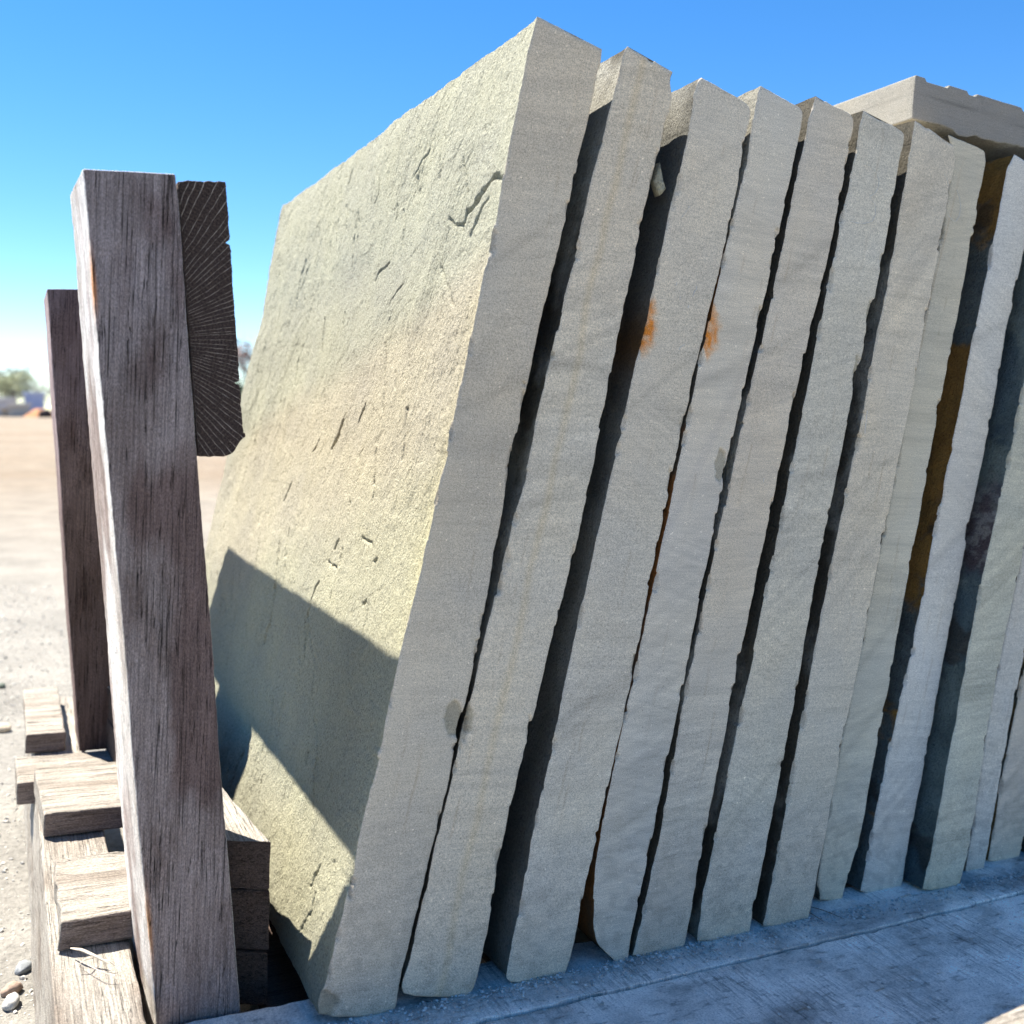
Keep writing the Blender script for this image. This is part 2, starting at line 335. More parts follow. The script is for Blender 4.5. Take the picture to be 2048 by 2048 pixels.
slab_objs = []
def build_slab(seed, Lspec, Rspec, Y0, depth, label, base=STONE, N=620, K=70, Mw=34, top=None, bot=None, jag=.0011,
               colf=None, coll=None, left_extra=None, leftmat=None, band=1.0, rot=-8, far=None, chips=(), Lxz=None, Rxz=None, name='stone_slab'):
    L = trace(Lspec, Y0) if Lxz is None else Lxz; Rr = trace(Rspec, Y0) if Rxz is None else Rxz
    def tidy(P):
        P = smooth(resample(P, N), 9); c_ = np.polynomial.Polynomial.fit(P[:, 1], P[:, 0], 5)(P[:, 1]); e_ = np.minimum(np.arange(N), N - 1 - np.arange(N)) * 1.43 / N
        k_ = .66 * sstep(.03, .12, e_); P[:, 0] = P[:, 0] * (1 - k_) + c_ * k_; return P
    L = tidy(L); Rr = tidy(Rr)
    s = np.linspace(0, 1.43, N); zz = s * 0
    edge = np.minimum(s, 1.43 - s)
    for P, sd in ((L, seed * 3 + 1), (Rr, seed * 3 + 2)):
        st_ = vn(np.floor(s * 34 + 1.6 * fbm(s * 9, zz, zz, sd + 8, 2)), zz, zz + .5, sd + 5)
        j = jag * (1.2 * fbm(s * 60, zz, zz, sd, 4, .7) + .9 * st_ * sstep(-.2, .3, vn(s * 5, zz, zz, sd + 6))) * sstep(0, .02, edge)
        rb = np.random.RandomState(sd * 5 + 2); bite = zz.copy()
        for q_ in range(8):                   # spalled bites out of the arris, abrupt at one end, fading at the other
            c_, ln, dp = rb.uniform(.08, 1.35), rb.uniform(.012, .075), rb.uniform(.001, .0042); t_ = (s - c_) / ln * (1 if rb.rand() < .5 else -1)
            bite = np.maximum(bite, dp * sstep(0, .06, t_) * (1 - sstep(.1, 1, t_)) * (1 + .35 * fbm(s * 150, zz, zz, sd + 60 + q_, 3)))
        P[:, 0] += j + bite * (1 if P is L else -1)
    origin = np.array([(L[-1, 0] + Rr[-1, 0]) / 2, Y0, min(L[-1, 1], Rr[-1, 1])])
    wv = np.linspace(0, 1, Mw)
    wv = np.unique(np.r_[wv, .012, .03, .97, .988])
    FX = L[:, None, 0] * (1 - wv) + Rr[:, None, 0] * wv; FZ = L[:, None, 1] * (1 - wv) + Rr[:, None, 1] * wv
    def bend(poly, i0, fall):
        nonlocal FX, FZ
        q = np.array([onY(x, y, Y0)[[0, 2]] for x, y in px(poly)]); q = resample(q, 60); tt = np.linspace(0, 1, 60)
        tx = np.interp(wv, tt, q[:, 0]); tz = np.interp(wv, tt, q[:, 1])
        e = (s if i0 == 0 else 1.43 - s)[:, None]; wgt = np.exp(-(e / fall) ** 1.5)
        FX = FX + (tx - FX[i0])[None] * wgt; FZ = FZ + (tz - FZ[i0])[None] * wgt
    if top: bend(top, 0, .03)
    if bot: bend(bot, -1, .04)
    jt = .0009 * fbm(wv * 9, 0, 0, seed + 77, 3, .6) * sstep(0, .06, np.minimum(wv, 1 - wv))
    FZ += jt[None] * np.exp(-s[:, None] / .006)
    width = np.hypot(FX[:, -1] - FX[:, 0], FZ[:, -1] - FZ[:, 0])[:, None]
    ed = np.minimum(np.minimum(wv[None] * width, (1 - wv[None]) * width), np.minimum(s, 1.43 - s)[:, None])
    nz = fbm(FX * 40, FZ * 40, 0, seed + 9, 3)
    FY = Y0 + .0022 * np.exp(-ed / .0018) * (1 + 1.5 * np.maximum(nz, 0)) + .0004 * fbm(FX * 8, FZ * 8, 0, seed + 4, 3)
    C = np.ones(FX.shape + (3,))
    for (cx, cz, rx, rz, dep) in chips:           # shallow spalls along the arrises
        q = np.sqrt(((FX - cx) / rx) ** 2 + ((FZ - cz) / rz) ** 2) + .35 * fbm(FX * 90, FZ * 90, 0, seed + 31, 3)
        mk = 1 - sstep(.82, 1.0, q); FY = FY + mk * dep * (1 + .3 * nz); C = C * (1 - mk[..., None] * np.array([.36, .36, .40]))
    FP = np.stack([FX, FY, FZ], -1)
    r_ = np.random.RandomState(seed * 17 + 3)
    for q_ in range(3):                           # sweeps left by the saw blade: families of shallow arcs
        ang = math.radians(r_.choice([20, 35, 48, 8, -6])); rad = r_.uniform(2.5, 7); c0 = np.array([FX.mean() - math.sin(ang) * rad, r_.uniform(-.7, .5) + math.cos(ang) * rad])
        dd = np.hypot(FX - c0[0], FZ - c0[1]); zc = r_.uniform(-.75, .5); msk = np.exp(-((FZ - zc) / r_.uniform(.06, .22)) ** 2)
        lines = vn(dd * r_.uniform(45, 130), 0, 0, seed + q_ * 5) + .5 * vn(dd * 240, 0, 0, seed + q_ * 5 + 1)
        C = C * (1 - (.11 * msk * np.clip(lines + .1, -.35, 1))[..., None] * np.array([1, .98, .92]))
    for q_ in range(4):                           # fine hairline seams along the bedding
        w0 = r_.uniform(.15, .85); zc = r_.uniform(-.7, .5); uu = wv[None] - w0 - .06 * fbm(s * 4, 0, 0, seed + 50 + q_, 3)[:, None]
        C = C * (1 - (np.exp(-(uu * width / .0016) ** 2) * np.exp(-((FZ - zc) / .12) ** 2) * .22 * sstep(-.2, .3, vn(FZ * 40, 0, 0, q_)))[..., None] * np.array([.7, .9, 1.1]))
    tone = fbm(FX * 5, FZ * 2.6, 0, seed + 60, 4); C = C * (1 + .10 * tone)[..., None]
    hue_ = fbm(FX * 3, FZ * 2, 0, seed + 66, 3)[..., None]; C = C * (1 + hue_ * np.array([.05, .0, -.06]))
    hk = vn(FZ * 190 + FX * r_.choice([60, 110, -40]), FX * 6, 0, seed + 81) * sstep(-.05, .35, fbm(FX * 4, FZ * 4, 0, seed + 82, 3)); C = C * (1 + .10 * hk)[..., None]
    for q_ in range(2):                           # one or two straight darker sediment bands crossing the edge
        th = math.radians(r_.choice([28, 38, 46])); z0_ = r_.uniform(-.6, .35); dz_ = (FZ - z0_) * math.cos(th) - (FX - FX.mean()) * math.sin(th)
        C = C * (1 - (.13 * np.exp(-((dz_ + .002 * fbm(FX * 30, FZ * 30, 0, seed, 2)) / r_.uniform(.004, .011)) ** 2))[..., None])
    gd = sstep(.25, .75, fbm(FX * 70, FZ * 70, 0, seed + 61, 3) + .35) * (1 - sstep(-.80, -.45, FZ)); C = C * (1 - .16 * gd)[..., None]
    for (sel, sgn) in ((0, 1), (-1, -1)):         # dirty bruises and broken bits along both long edges
        for q_ in range(9):
            i_ = r_.randint(20, N - 20); rx, rz = r_.uniform(.002, .007), r_.uniform(.006, .028); qq = np.sqrt(((FX - FX[i_, sel]) / rx) ** 2 + ((FZ - FZ[i_, sel]) / rz) ** 2) + .5 * fbm(FX * 110, FZ * 110, 0, seed + q_, 3)
            mk = 1 - sstep(.75, 1.0, qq); FP[..., 1] += mk * .0035; C = C * (1 - mk * r_.uniform(.05, .35))[..., None]
    if colf: C = C * colf(FX, FZ)
    # faces running into depth
    if K > 200: dv = depth * np.linspace(0, 1, K)
    else: dv = depth * np.linspace(0, 1, K) ** 1.9
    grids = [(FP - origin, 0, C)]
    def gap_shade(Y, Z):  # patchy dark colour on the side faces: painted shade for the gaps
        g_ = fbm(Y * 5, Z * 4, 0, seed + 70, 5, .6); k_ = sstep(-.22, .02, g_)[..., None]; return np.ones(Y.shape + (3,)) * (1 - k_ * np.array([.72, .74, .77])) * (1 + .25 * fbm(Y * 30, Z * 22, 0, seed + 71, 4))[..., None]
    Ls = smooth(L, 61); Rs = smooth(Rr, 61)
    def side(E0, Es, sign, sd):
        E = np.stack([E0[:, 0], E0[:, 2]], -1); bl = np.exp(-dv / .02)[None, :, None]
        P2 = E[:, None] * bl + (Es + (E[0] - Es[0]) * np.exp(-s / .03)[:, None] + (E[-1] - Es[-1]) * np.exp(-(1.43 - s) / .03)[:, None])[:, None] * (1 - bl)
        Yg = Y0 + dv[None] + 0 * P2[..., 0]; Yg = Yg + (E0[:, 1] - Y0)[:, None] * np.exp(-dv / .004)[None]
        Zg = P2[..., 1]
        disp = .0045 * fbm(Yg * 3.2, Zg * 3.2, 0, sd, 4) + .0022 * fbm(Yg * 22, Zg * 14, 0, sd + 3, 4, .6)
        lay = fbm(Yg * 2.2 + .3 * Zg, Zg * 4, 0, sd + 8, 5, .62); disp = disp + .003 * np.floor(lay * 4) / 4
        if sign < 0 and left_extra: disp = disp + left_extra(Yg, Zg)
        disp = disp * (1 - np.exp(-dv / .012))[None]
        tn = np.array([Es[-1, 1] - Es[0, 1], -(Es[-1, 0] - Es[0, 0])]); tn = nrm(tn)
        if tn[0] * sign < 0: tn = -tn
        P = np.stack([P2[..., 0] + tn[0] * disp, Yg, P2[..., 1] + tn[1] * disp], -1)
        # ragged top arris and far end
        up = nrm(np.array([Es[0, 0] - Es[-1, 0], Es[0, 1] - Es[-1, 1]]))
        ja = .004 * fbm(Yg[0] * 16, 0, 0, sd + 41, 5, .6) * (1 - np.exp(-dv / .02)) - .006 * np.maximum(0, vn(Yg[0] * 7, 0, 0, sd + 44) - .45)
        fall = np.exp(-s / .02)[:, None] * ja[None]
        P[..., 0] += up[0] * fall; P[..., 2] += up[1] * fall
        kk = np.linspace(0, 1, K)[None] ** 3 if K > 200 else (dv / depth)[None] ** 3
        fe = .012 * fbm(Zg * 9, 0, 0, 5 + seed, 4) + (0 if far is None else far(Zg))
        P[..., 1] += fe * kk
        return P
    PL = side(FP[:, 0], Ls, -1, seed * 7 + 3); PR = side(FP[:, -1], Rs, 1, seed * 7 + 60)
    CL = gap_shade(PL[..., 1], PL[..., 2]) if coll is None else coll(PL[..., 1], PL[..., 2])
    grids.append((PL - origin, 1, CL))
    st = 4 if K > 200 else 2
    ii = np.r_[0:N:st * 2, N - 1]
    ii = np.unique(ii); kk = np.unique(np.r_[0:K:(12 if K > 200 else 1), K - 1])
    PRs = PR[np.ix_(ii, kk)]; grids.append((PRs - origin, 1, gap_shade(PRs[..., 1], PRs[..., 2]) * .8))
    lam = np.linspace(0, 1, 8)[None, :, None]
    for row in (0, -1):
        grids.append(((PL[row][:, None] * (1 - lam) + PR[row][:, None] * lam) - origin, 0, None))
        Fr = np.interp(np.linspace(0, 1, 8), wv, np.arange(len(wv)))
    grids.append(((PL[::4, -1][:, None] * (1 - lam) + PR[::4, -1][:, None] * lam) - origin, 1, None))
    fm = mat_sawn('sawn_stone', base, seed * 1.37, band, rot)
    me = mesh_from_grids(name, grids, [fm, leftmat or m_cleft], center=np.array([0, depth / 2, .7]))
    o = put_rack(name, me, origin); tag(o, label, 'stone slab', 'stone slabs leaning in a row in the rack'); slab_objs.append((o, origin)); return o

def rust_spot(cx, cz, rx, rz, tail=0.0):
    return (cx, cz, rx, rz)
def apply_rust(spots, seed, extra=None):
    def f(X, Z):
        C = np.ones(X.shape + (3,))
        if extra: C = C * extra(X, Z)
        for edge_, zt_, zb_, wmax, st_ in spots:     # a run-off stain: hugs the arris, widens downwards, frays into a tail
            e0 = onY(*edge_[0], 1.3); e1 = onY(*edge_[1], 1.3); zt = onY(edge_[0][0], zt_, 1.3)[2]; zb = onY(edge_[0][0], zb_, 1.3)[2]
            u = X - (e0[0] + (e1[0] - e0[0]) * (Z - e0[2]) / (e1[2] - e0[2])); v = (zt - Z) / (zt - zb) + .05 * fbm(X * 70, Z * 20, 0, seed + 5, 4)
            wd = wmax * np.interp(v, [0, .15, .55, .7, 1.0], [.08, .4, 1.0, .9, .3]) * (1 + .6 * fbm(X * 50, Z * 60, 0, seed, 4, .65)) + 1e-5
            u2 = u
            mk = (1 - sstep(.25, 1.1, u2 / wd)) * sstep(-.004, .0, u + np.where(v > .6, (.6 - v) * .05, 0)) * sstep(-.02, .1, v) * (1 - sstep(.6, 1.08, v)); mk = (mk * (.75 + .5 * fbm(X * 160, Z * 120, 0, seed + 2, 3)) * st_).clip(0, 1)[..., None]
            C = C * (1 - mk) + mk * (np.array([1.08, .42, .08]) * mk + (1 - mk) * np.array([1.1, .80, .5]))
        return C
    return f

# ---- slab 1, the broad lit one
cr1 = []
for spec, dpt, wd in [
    ([('J', '1690 130 1600 170 1540 240 1500 310 1450 350 1425 430')], .009, .0045), ([('J', '1580 270 1540 340 1500 400 1470 470')], .006, .004),
    ([('J', '845 115 825 180 812 220')], .005, .003), ([('J', '1260 10 1215 80 1180 135')], .005, .003), ([('J', '1000 150 990 230 965 300')], .005, .003),
    ([('J', '570 610 545 690 520 800 508 900')], .005, .004), ([('J', '610 590 570 680 540 760')], .004, .003), ([('J', '1030 630 980 660 950 715')], .005, .003),
    ([('J', '890 1405 870 1460 855 1500')], .010, .004), ([('J', '770 1510 740 1580 705 1650')], .011, .005), ([('J', '645 1600 625 1640 605 1665')], .007, .003),
    ([('J', '490 1840 465 1890 440 1932')], .006, .004), ([('J', '870 340 850 450 840 540')], .003, .004), ([('J', '800 1430 780 1480 730 1600')], .004, .003),
    ([('J', '1110 740 1060 800 1030 860')], .004, .004), ([('J', '1320 640 1350 760 1380 860')], .004, .005), ([('J', '380 1270 385 1350')], .004, .003),
    ([('J', '880 1660 860 1680')], .006, .003), ([('J', '1380 370 1430 440')], .006, .003), ([('J', '430 580 425 610')], .006, .003),
    ([('E', '430 220 420 330 405 450')], .006, .005), ([('E', '405 480 395 560 370 680 335 790')], .010, .005),
    ([('E', '650 450 620 500 600 560 585 640')], .008, .003), ([('E', '590 650 600 750 630 900 610 1100 640 1250 655 1400 660 1500')], .003, .005),
    ([('E', '750 220 730 260')], .006, .003), ([('E', '190 350 160 600 140 690')], .004, .004), ([('E', '130 200 110 290')], .004, .003),
    ([('E', '885 585 905 565')], .006, .003), ([('E', '300 440 260 600 240 800 200 1100')], .003, .004), ([('E', '730 1530 725 1590')], .005, .003),
    ([('E', '540 700 545 900 530 1050')], .003, .004), ([('E', '820 850 825 1100')], .0025, .004), ([('E', '235 1400 190 1500 170 1600')], .005, .004),
    ([('E', '700 340 740 370')], .006, .003), ([('E', '880 205 930 250')], .006, .003), ([('E', '480 150 460 300')], .004, .004), ([('E', '960 310 945 330')], .007, .004),
    ([('D', '345 550 330 590 310 620 295 650')], .006, .003), ([('D', '325 680 315 740 305 790 260 860')], .005, .003)]:
    cr1.append((px(spec), dpt, wd))
_A = onY(1076, 32, 1.3); _B = onY(655, 1980, 1.3); _n = np.array([(_B - _A)[2], 0, -(_B - _A)[0]])
def onSlab(x, y): r = rk(x, y); return r * (_n @ _A) / (_n @ r)
cracks = [([tuple(onSlab(*p)[[1, 2]]) for p in q], d, wd) for q, d, wd in cr1]
def left1(Y, Z):
    o = np.zeros(Y.shape); wx = Y + .012 * fbm(Y * 30, Z * 30, 0, 91, 4, .65); wz = Z + .010 * fbm(Y * 30, Z * 30, 0, 92, 4, .65)
    for poly, d, wd in cracks:
        ys = [p[0] for p in poly]; zs = [p[1] for p in poly]
        mk = (Y > min(ys) - .05) & (Y < max(ys) + .05) & (Z > min(zs) - .05) & (Z < max(zs) + .05)
        if not mk.any(): continue
        ds = seg_dist(wx[mk], wz[mk], poly)
        ww = wd * .75 * (.55 + .9 * np.clip(fbm(Y[mk] * 60, Z[mk] * 60, 0, 99, 2) + .5, 0, 1)); o[mk] -= .9 * d * np.exp(-(ds / ww) ** 2)
    # ragged delamination ledges, like fish scales, all over
    q = fbm(Y * 8 + 2.2 * Z, Z * 2.6, 0, 21, 5, .62); o += .0060 * np.floor(q * 7) / 7 * sstep(-.15, .25, fbm(Y * 3, Z * 2, 0, 24, 3)) + .0015 * np.floor(q * 12) / 12
    r_ = np.random.RandomState(77)
    for i in range(70):                       # small flaked slots, steep, of every size
        y0, z0 = r_.uniform(1.34, 2.75), r_.uniform(-.75, .55); ln = r_.uniform(.008, .05) * (1.6 if r_.rand() < .15 else 1); a_ = math.radians(r_.uniform(55, 80)); dy, dz = math.cos(a_) * ln, math.sin(a_) * ln
        mk = (np.abs(Y - y0) < ln + .02) & (np.abs(Z - z0) < ln + .02)
        if mk.any(): ds = seg_dist(wx[mk], wz[mk], [(y0 - dy, z0 - dz), (y0, z0 + .1 * dy), (y0 + dy, z0 + dz)]); o[mk] -= r_.uniform(.002, .005) * np.exp(-(ds / r_.uniform(.0018, .0035)) ** 2)
    return o + .0012 * fbm(Y * 90, Z * 70, 0, 23, 3, .7)
def col1(Y, Z):
    v = Z + .25 * (Y - 1.3) + .07 * fbm(Y * 2.5, Z * 2.5, 0, 61, 4)
    n = fbm(Y * 6, Z * 6, 0, 62, 4)
    green = np.array([.93, .96, .97]); pink = np.array([1.03, .99, 1.0]); yel = np.array([1.0, 1.005, .95]); base = np.array([.98, .99, .98])
    k1 = sstep(.16, .30, v)[..., None]; k2 = (sstep(-.22, .02, v) * (1 - sstep(.2, .32, v)))[..., None]; k3 = (1 - sstep(-.3, 0.0, v))[..., None]
    C = np.ones(Y.shape + (3,)) * base; C = C * (1 - k1) + green * k1; C = C * (1 - k2) + pink * k2; C = C * (1 - k3) + yel * k3
    # pinkish speckled patch and ochre stain along the front arris
    e = np.exp(-(Y - 1.3) / .05) * sstep(-.1, .3, Z + .4) * (1 - sstep(.15, .3, Z)); C = C * (1 - (.16 * np.clip(e * (1 + n), 0, 1))[..., None] * np.array([0, .15, .75]))
    C = C * (1 + .05 * n[..., None])
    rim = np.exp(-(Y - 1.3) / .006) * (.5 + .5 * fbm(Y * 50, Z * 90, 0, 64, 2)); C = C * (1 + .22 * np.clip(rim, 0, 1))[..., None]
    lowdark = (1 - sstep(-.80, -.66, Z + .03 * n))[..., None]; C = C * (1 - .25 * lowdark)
    return C
L1 = [('O', '1015 30 998 90 985 160 962 270 948 360 935 440 905 545 890 640 862 760 838 870 822 950 806 1050 792 1110 770 1180 750 1240 735 1330 704 1470 688 1530 669 1630 655 1700 640 1760 622 1830 603 1895 607 1915')]
R1 = [('O', '1137 92 1135 130'), ('A', '655 380 640 440 605 600 585 690 550 850 520 960 490 1090 480 1180 452 1260 447 1340 420 1450 405 1530 365 1700 330 1800 300 1932'),
      ('B', '240 230 228 310 205 430 175 560 140 720 118 850 95 960 60 1120 22 1250 32 1290 5 1430'),
      ('E', '1650 180 1612 320 1620 360 1590 540 1560 740 1520 900 1490 1040 1460 1150 1435 1250 1420 1345 1405 1380 1390 1500 1365 1600 1345 1680 1320 1800'),
      ('D', '940 240 880 460 850 600 800 830 740 1050 710 1240 702 1262 680 1276')]
P1 = dict(chips=[(onY(1002, 1440, 1.3)[0] * 0 + onY(908, 1440, 1.3)[0], onY(908, 1440, 1.3)[2], .016, .028, .003),
                 (onY(651, 2010, 1.3)[0], onY(651, 2010, 1.3)[2], .022, .02, .004)])
far1 = lambda Z: np.interp(Z, [-.9, -.30, .14, .57], [.04, .022, -.008, -.018])
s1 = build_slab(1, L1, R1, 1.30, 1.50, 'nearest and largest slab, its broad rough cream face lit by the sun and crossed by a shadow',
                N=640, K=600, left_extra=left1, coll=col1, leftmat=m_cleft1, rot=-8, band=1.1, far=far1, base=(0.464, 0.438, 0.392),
                bot=[('D', '340 1285 400 1292 520 1293 620 1285 680 1278')], **P1)

L2 = [('A', '825 295 800 330 780 430 755 540 735 610 710 700 690 820 660 950 630 1030 600 1110 575 1200 555 1280 550 1400 535 1470 510 1560 480 1650 465 1750 440 1820 415 1932'),
      ('B', '375 120 355 230 330 310 320 380 290 470 285 560 260 640 235 760 230 870 215 960 195 1050 165 1150 135 1260 110 1350 80 1480 60 1580 40 1690 5 1800'),
      ('E', '1640 450 1600 620 1570 780 1540 920 1510 1050 1480 1160 1440 1290 1410 1480 1380 1560 1362 1650 1330 1760'),
      ('D', '935 330 900 450 870 590 850 700 810 860 780 1000 755 1080 733 1150 745 1178')]
R2 = [('A', '1120 460 1100 500 1105 580 1115 640 1100 710 1075 775 1060 850 1045 960 1030 1010 1028 1060 990 1170 960 1260 920 1360 910 1430 905 1530 880 1630 860 1720 840 1800 800 1932'),
      ('B', '770 120 742 240 740 340 720 440 698 550 716 556 690 680 655 800 625 920 615 1050 585 1180 560 1320 528 1470 537 1478 500 1600 470 1700 440 1820 425 1932'),
      ('C', '355 0 300 150 262 300 235 450 200 600 165 700 130 850 82 960 92 980 60 1130 30 1280 10 1400'),
      ('D', '1280 115 1275 240 1240 330 1215 420 1195 560 1190 700 1165 870 1140 920 1110 1050 1090 1140 1065 1180')]
f2 = apply_rust([], 12, lambda X, Z: (1 - .10 * (1 - sstep(.0, .012, np.abs((X - .735 - .176 * Z) + .008 * fbm(X * 5, Z * 9, 0, 6, 3))))[..., None] * np.array([.2, .6, 1.4]))
               * (1 - .10 * np.clip(sstep(.2, .8, fbm(Z * 28 + X * 4, X * 2, 0, 17, 3) + .2), 0, 1) * sstep(-.55, -.2, Z) * (1 - sstep(.05, .3, Z)))[..., None])
build_slab(2, L2, R2, 1.30, 1.46, 'second slab from the front, with a chipped notch in its top corner and a wide dark gap on its right', colf=f2,
           top=[('A', '825 295 880 330 950 368 962 386 985 398 1003 390 1060 430 1120 460')], base=(0.504, 0.472, 0.416), bot=[('D', '745 1178 800 1193 950 1197 1040 1196 1065 1182')],
           chips=[(onY(937, 1440, 1.3)[0], onY(937, 1440, 1.3)[2], .010, .026, .002), (onY(1105, 708, 1.3)[0], onY(1105, 708, 1.3)[2], .006, .006, .002)])

L3 = [('A', '1305 495 1278 515 1255 600 1240 720 1220 830 1218 880 1195 1010 1160 1130 1155 1185 1120 1240 1100 1310 1080 1400 1058 1500 1040 1600 1020 1720 985 1932'),
      ('B', '970 140 940 220 900 320 870 400 840 550 825 640 800 780 770 900 745 1050 720 1150 690 1250 665 1380 640 1500 610 1580 595 1700 570 1800 545 1932'),
      ('C', '430 120 400 270 370 420 345 520 320 620 310 700 285 850 265 960 240 1050 215 1130 205 1230 170 1350 160 1450 135 1600'),
      ('D', '1385 340 1350 450 1330 600 1310 720 1280 880 1265 960 1238 1105 1260 1122')]
R3 = [('A', '1520 620 1560 640 1590 665 1610 690 1618 720 1610 800 1590 880 1570 1000 1545 1130 1525 1230 1500 1330 1490 1430 1465 1550 1440 1640 1420 1740 1380 1860'),
      ('B', '1362 0 1335 80 1318 220 1290 320 1255 430 1225 550 1222 650 1195 780 1170 900 1150 1010 1120 1130 1105 1200 1062 1370 1040 1480 1020 1580 1000 1680 970 1800 945 1932'),
      ('C', '790 130 765 250 745 400 720 500 695 550 690 640 665 770 640 840 615 960 590 1060 560 1180 545 1290 520 1400 480 1530 465 1640'),
      ('D', '1690 370 1650 570 1625 620 1610 720 1595 820 1560 970 1530 1070 1500 1110')]
build_slab(3, L3, R3, 1.30, 1.50, 'third slab from the front, rounded right shoulder and an orange rust smear on its left edge under the wide gap',
           colf=apply_rust([(((1306, 600), (1276, 700)), 590, 745, .032, 1.15)], 31),
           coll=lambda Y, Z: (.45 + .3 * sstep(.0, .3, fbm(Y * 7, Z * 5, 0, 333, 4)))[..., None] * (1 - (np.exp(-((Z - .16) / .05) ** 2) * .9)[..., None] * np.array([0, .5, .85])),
           top=[('A', '1305 495 1380 535 1450 580 1520 620')], base=(0.504, 0.475, 0.424), bot=[('D', '1260 1122 1350 1134 1470 1130 1500 1112')])

L4 = [('A', '1685 550 1665 592 1645 720 1640 745 1620 880 1595 1020 1565 1130 1540 1220 1525 1320 1500 1410 1480 1540 1465 1560 1440 1680 1415 1790 1385 1932'),
      ('B', '1350 140 1330 240 1300 350 1268 530 1262 600 1240 720 1207 800 1197 880 1180 980 1150 1070 1130 1180 1110 1270 1085 1380 1050 1490 1030 1580 1010 1680 985 1790 960 1932'),
      ('C', '800 150 770 280 755 410 735 480 710 560 690 700 668 790 655 880 632 1000 606 1100 580 1230 564 1320 534 1430 522 1530 500 1640 490 1740 505 1820 530 1880'),
      ('I', '200 390 240 430 280 470')]
R4 = [('F', '350 400 378 435 375 480 355 600 325 720 310 790 290 910 270 990 245 1080 225 1190 205 1300 180 1420 165 1520 140 1620 120 1710 95 1830 70 1932'),
      ('B', '1680 120 1660 220 1625 340 1595 480 1570 600 1545 700 1525 800 1500 900 1462 1000 1448 1080 1450 1190 1440 1250 1410 1370 1385 1480 1355 1620 1335 1700 1310 1820'),
      ('C', '1100 0 1070 170 1050 300 1030 420 1010 510 985 620 970 700 945 800 920 920 895 1030 870 1150 855 1260 835 1360 810 1480 785 1600 750 1740 725 1880'),
      ('I', '340 330 322 440 305 482')]
f4 = apply_rust([(((1428, 605), (1410, 684)), 603, 745, .036, 1.25)], 41,
                lambda X, Z: 1 - (sstep(.1, .5, np.exp(-((Z + .02 - 2.0 * (X - 1.0)) / .016) ** 2))[..., None] * .07) * np.array([1, 1, .8])
                - (1 - sstep(.0, .25, np.abs(Z + .1)))[..., None] * np.array([.05, .025, -.03]))
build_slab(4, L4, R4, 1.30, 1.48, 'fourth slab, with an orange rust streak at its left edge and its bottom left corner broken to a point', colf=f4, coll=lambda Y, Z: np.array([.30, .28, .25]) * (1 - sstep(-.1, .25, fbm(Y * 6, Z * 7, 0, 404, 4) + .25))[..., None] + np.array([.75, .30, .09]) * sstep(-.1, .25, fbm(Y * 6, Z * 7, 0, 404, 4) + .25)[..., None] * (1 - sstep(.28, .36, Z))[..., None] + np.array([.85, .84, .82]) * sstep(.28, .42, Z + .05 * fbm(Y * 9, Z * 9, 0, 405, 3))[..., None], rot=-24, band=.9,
           base=(0.504, 0.482, 0.440), chips=[(onY(1441, 930, 1.3)[0], onY(1441, 930, 1.3)[2], .012, .030, .003)])

L5 = [('F', '470 322 445 410 420 480 400 600 375 720 355 790 335 880 315 960 300 1050 275 1150 265 1200 255 1300 235 1410 215 1530 180 1650 165 1760 145 1850'),
      ('B', '1760 0 1720 150 1690 240 1660 340 1635 460 1610 600 1585 710 1560 800 1540 900 1520 1010 1500 1110 1470 1230 1445 1340 1415 1470 1395 1600 1370 1720 1350 1840'),
      ('C', '1130 0 1110 120 1085 250 1070 330 1040 420 1015 540 1000 650 985 760 980 830 955 900 940 980 930 1080 910 1150 895 1250 885 1350 860 1430 840 1480 820 1600 805 1680 780 1800'),
      ('I', '355 370 340 432')]
R5 = [('F', '650 420 690 445 720 455 735 490 735 540 720 620 705 720 690 830 670 920 650 1010 630 1090 612 1160 605 1240 580 1350 560 1440 540 1540 515 1640 500 1720 470 1790 455 1860'),
      ('B', '1932 480 1900 640 1870 750 1845 890 1820 1030 1800 1130 1785 1220 1755 1330 1740 1450 1715 1570 1680 1660 1665 1750 1640 1860'),
      ('C', '1385 30 1365 130 1340 260 1320 360 1300 470 1275 580 1255 690 1235 790 1215 880 1195 970 1180 1060 1160 1170 1140 1290 1120 1400 1100 1510 1080 1630 1060 1740 1040 1850'),
      ('I', '575 270 560 340 550 405 500 434')]
build_slab(5, L5, R5, 1.30, 1.50, 'fifth slab, smooth grey edge with pale scuffs low down, between two narrow dark gaps', rot=-16, base=(0.504, 0.472, 0.422),
           top=[('F', '470 322 520 358 545 362 600 395 650 420')])

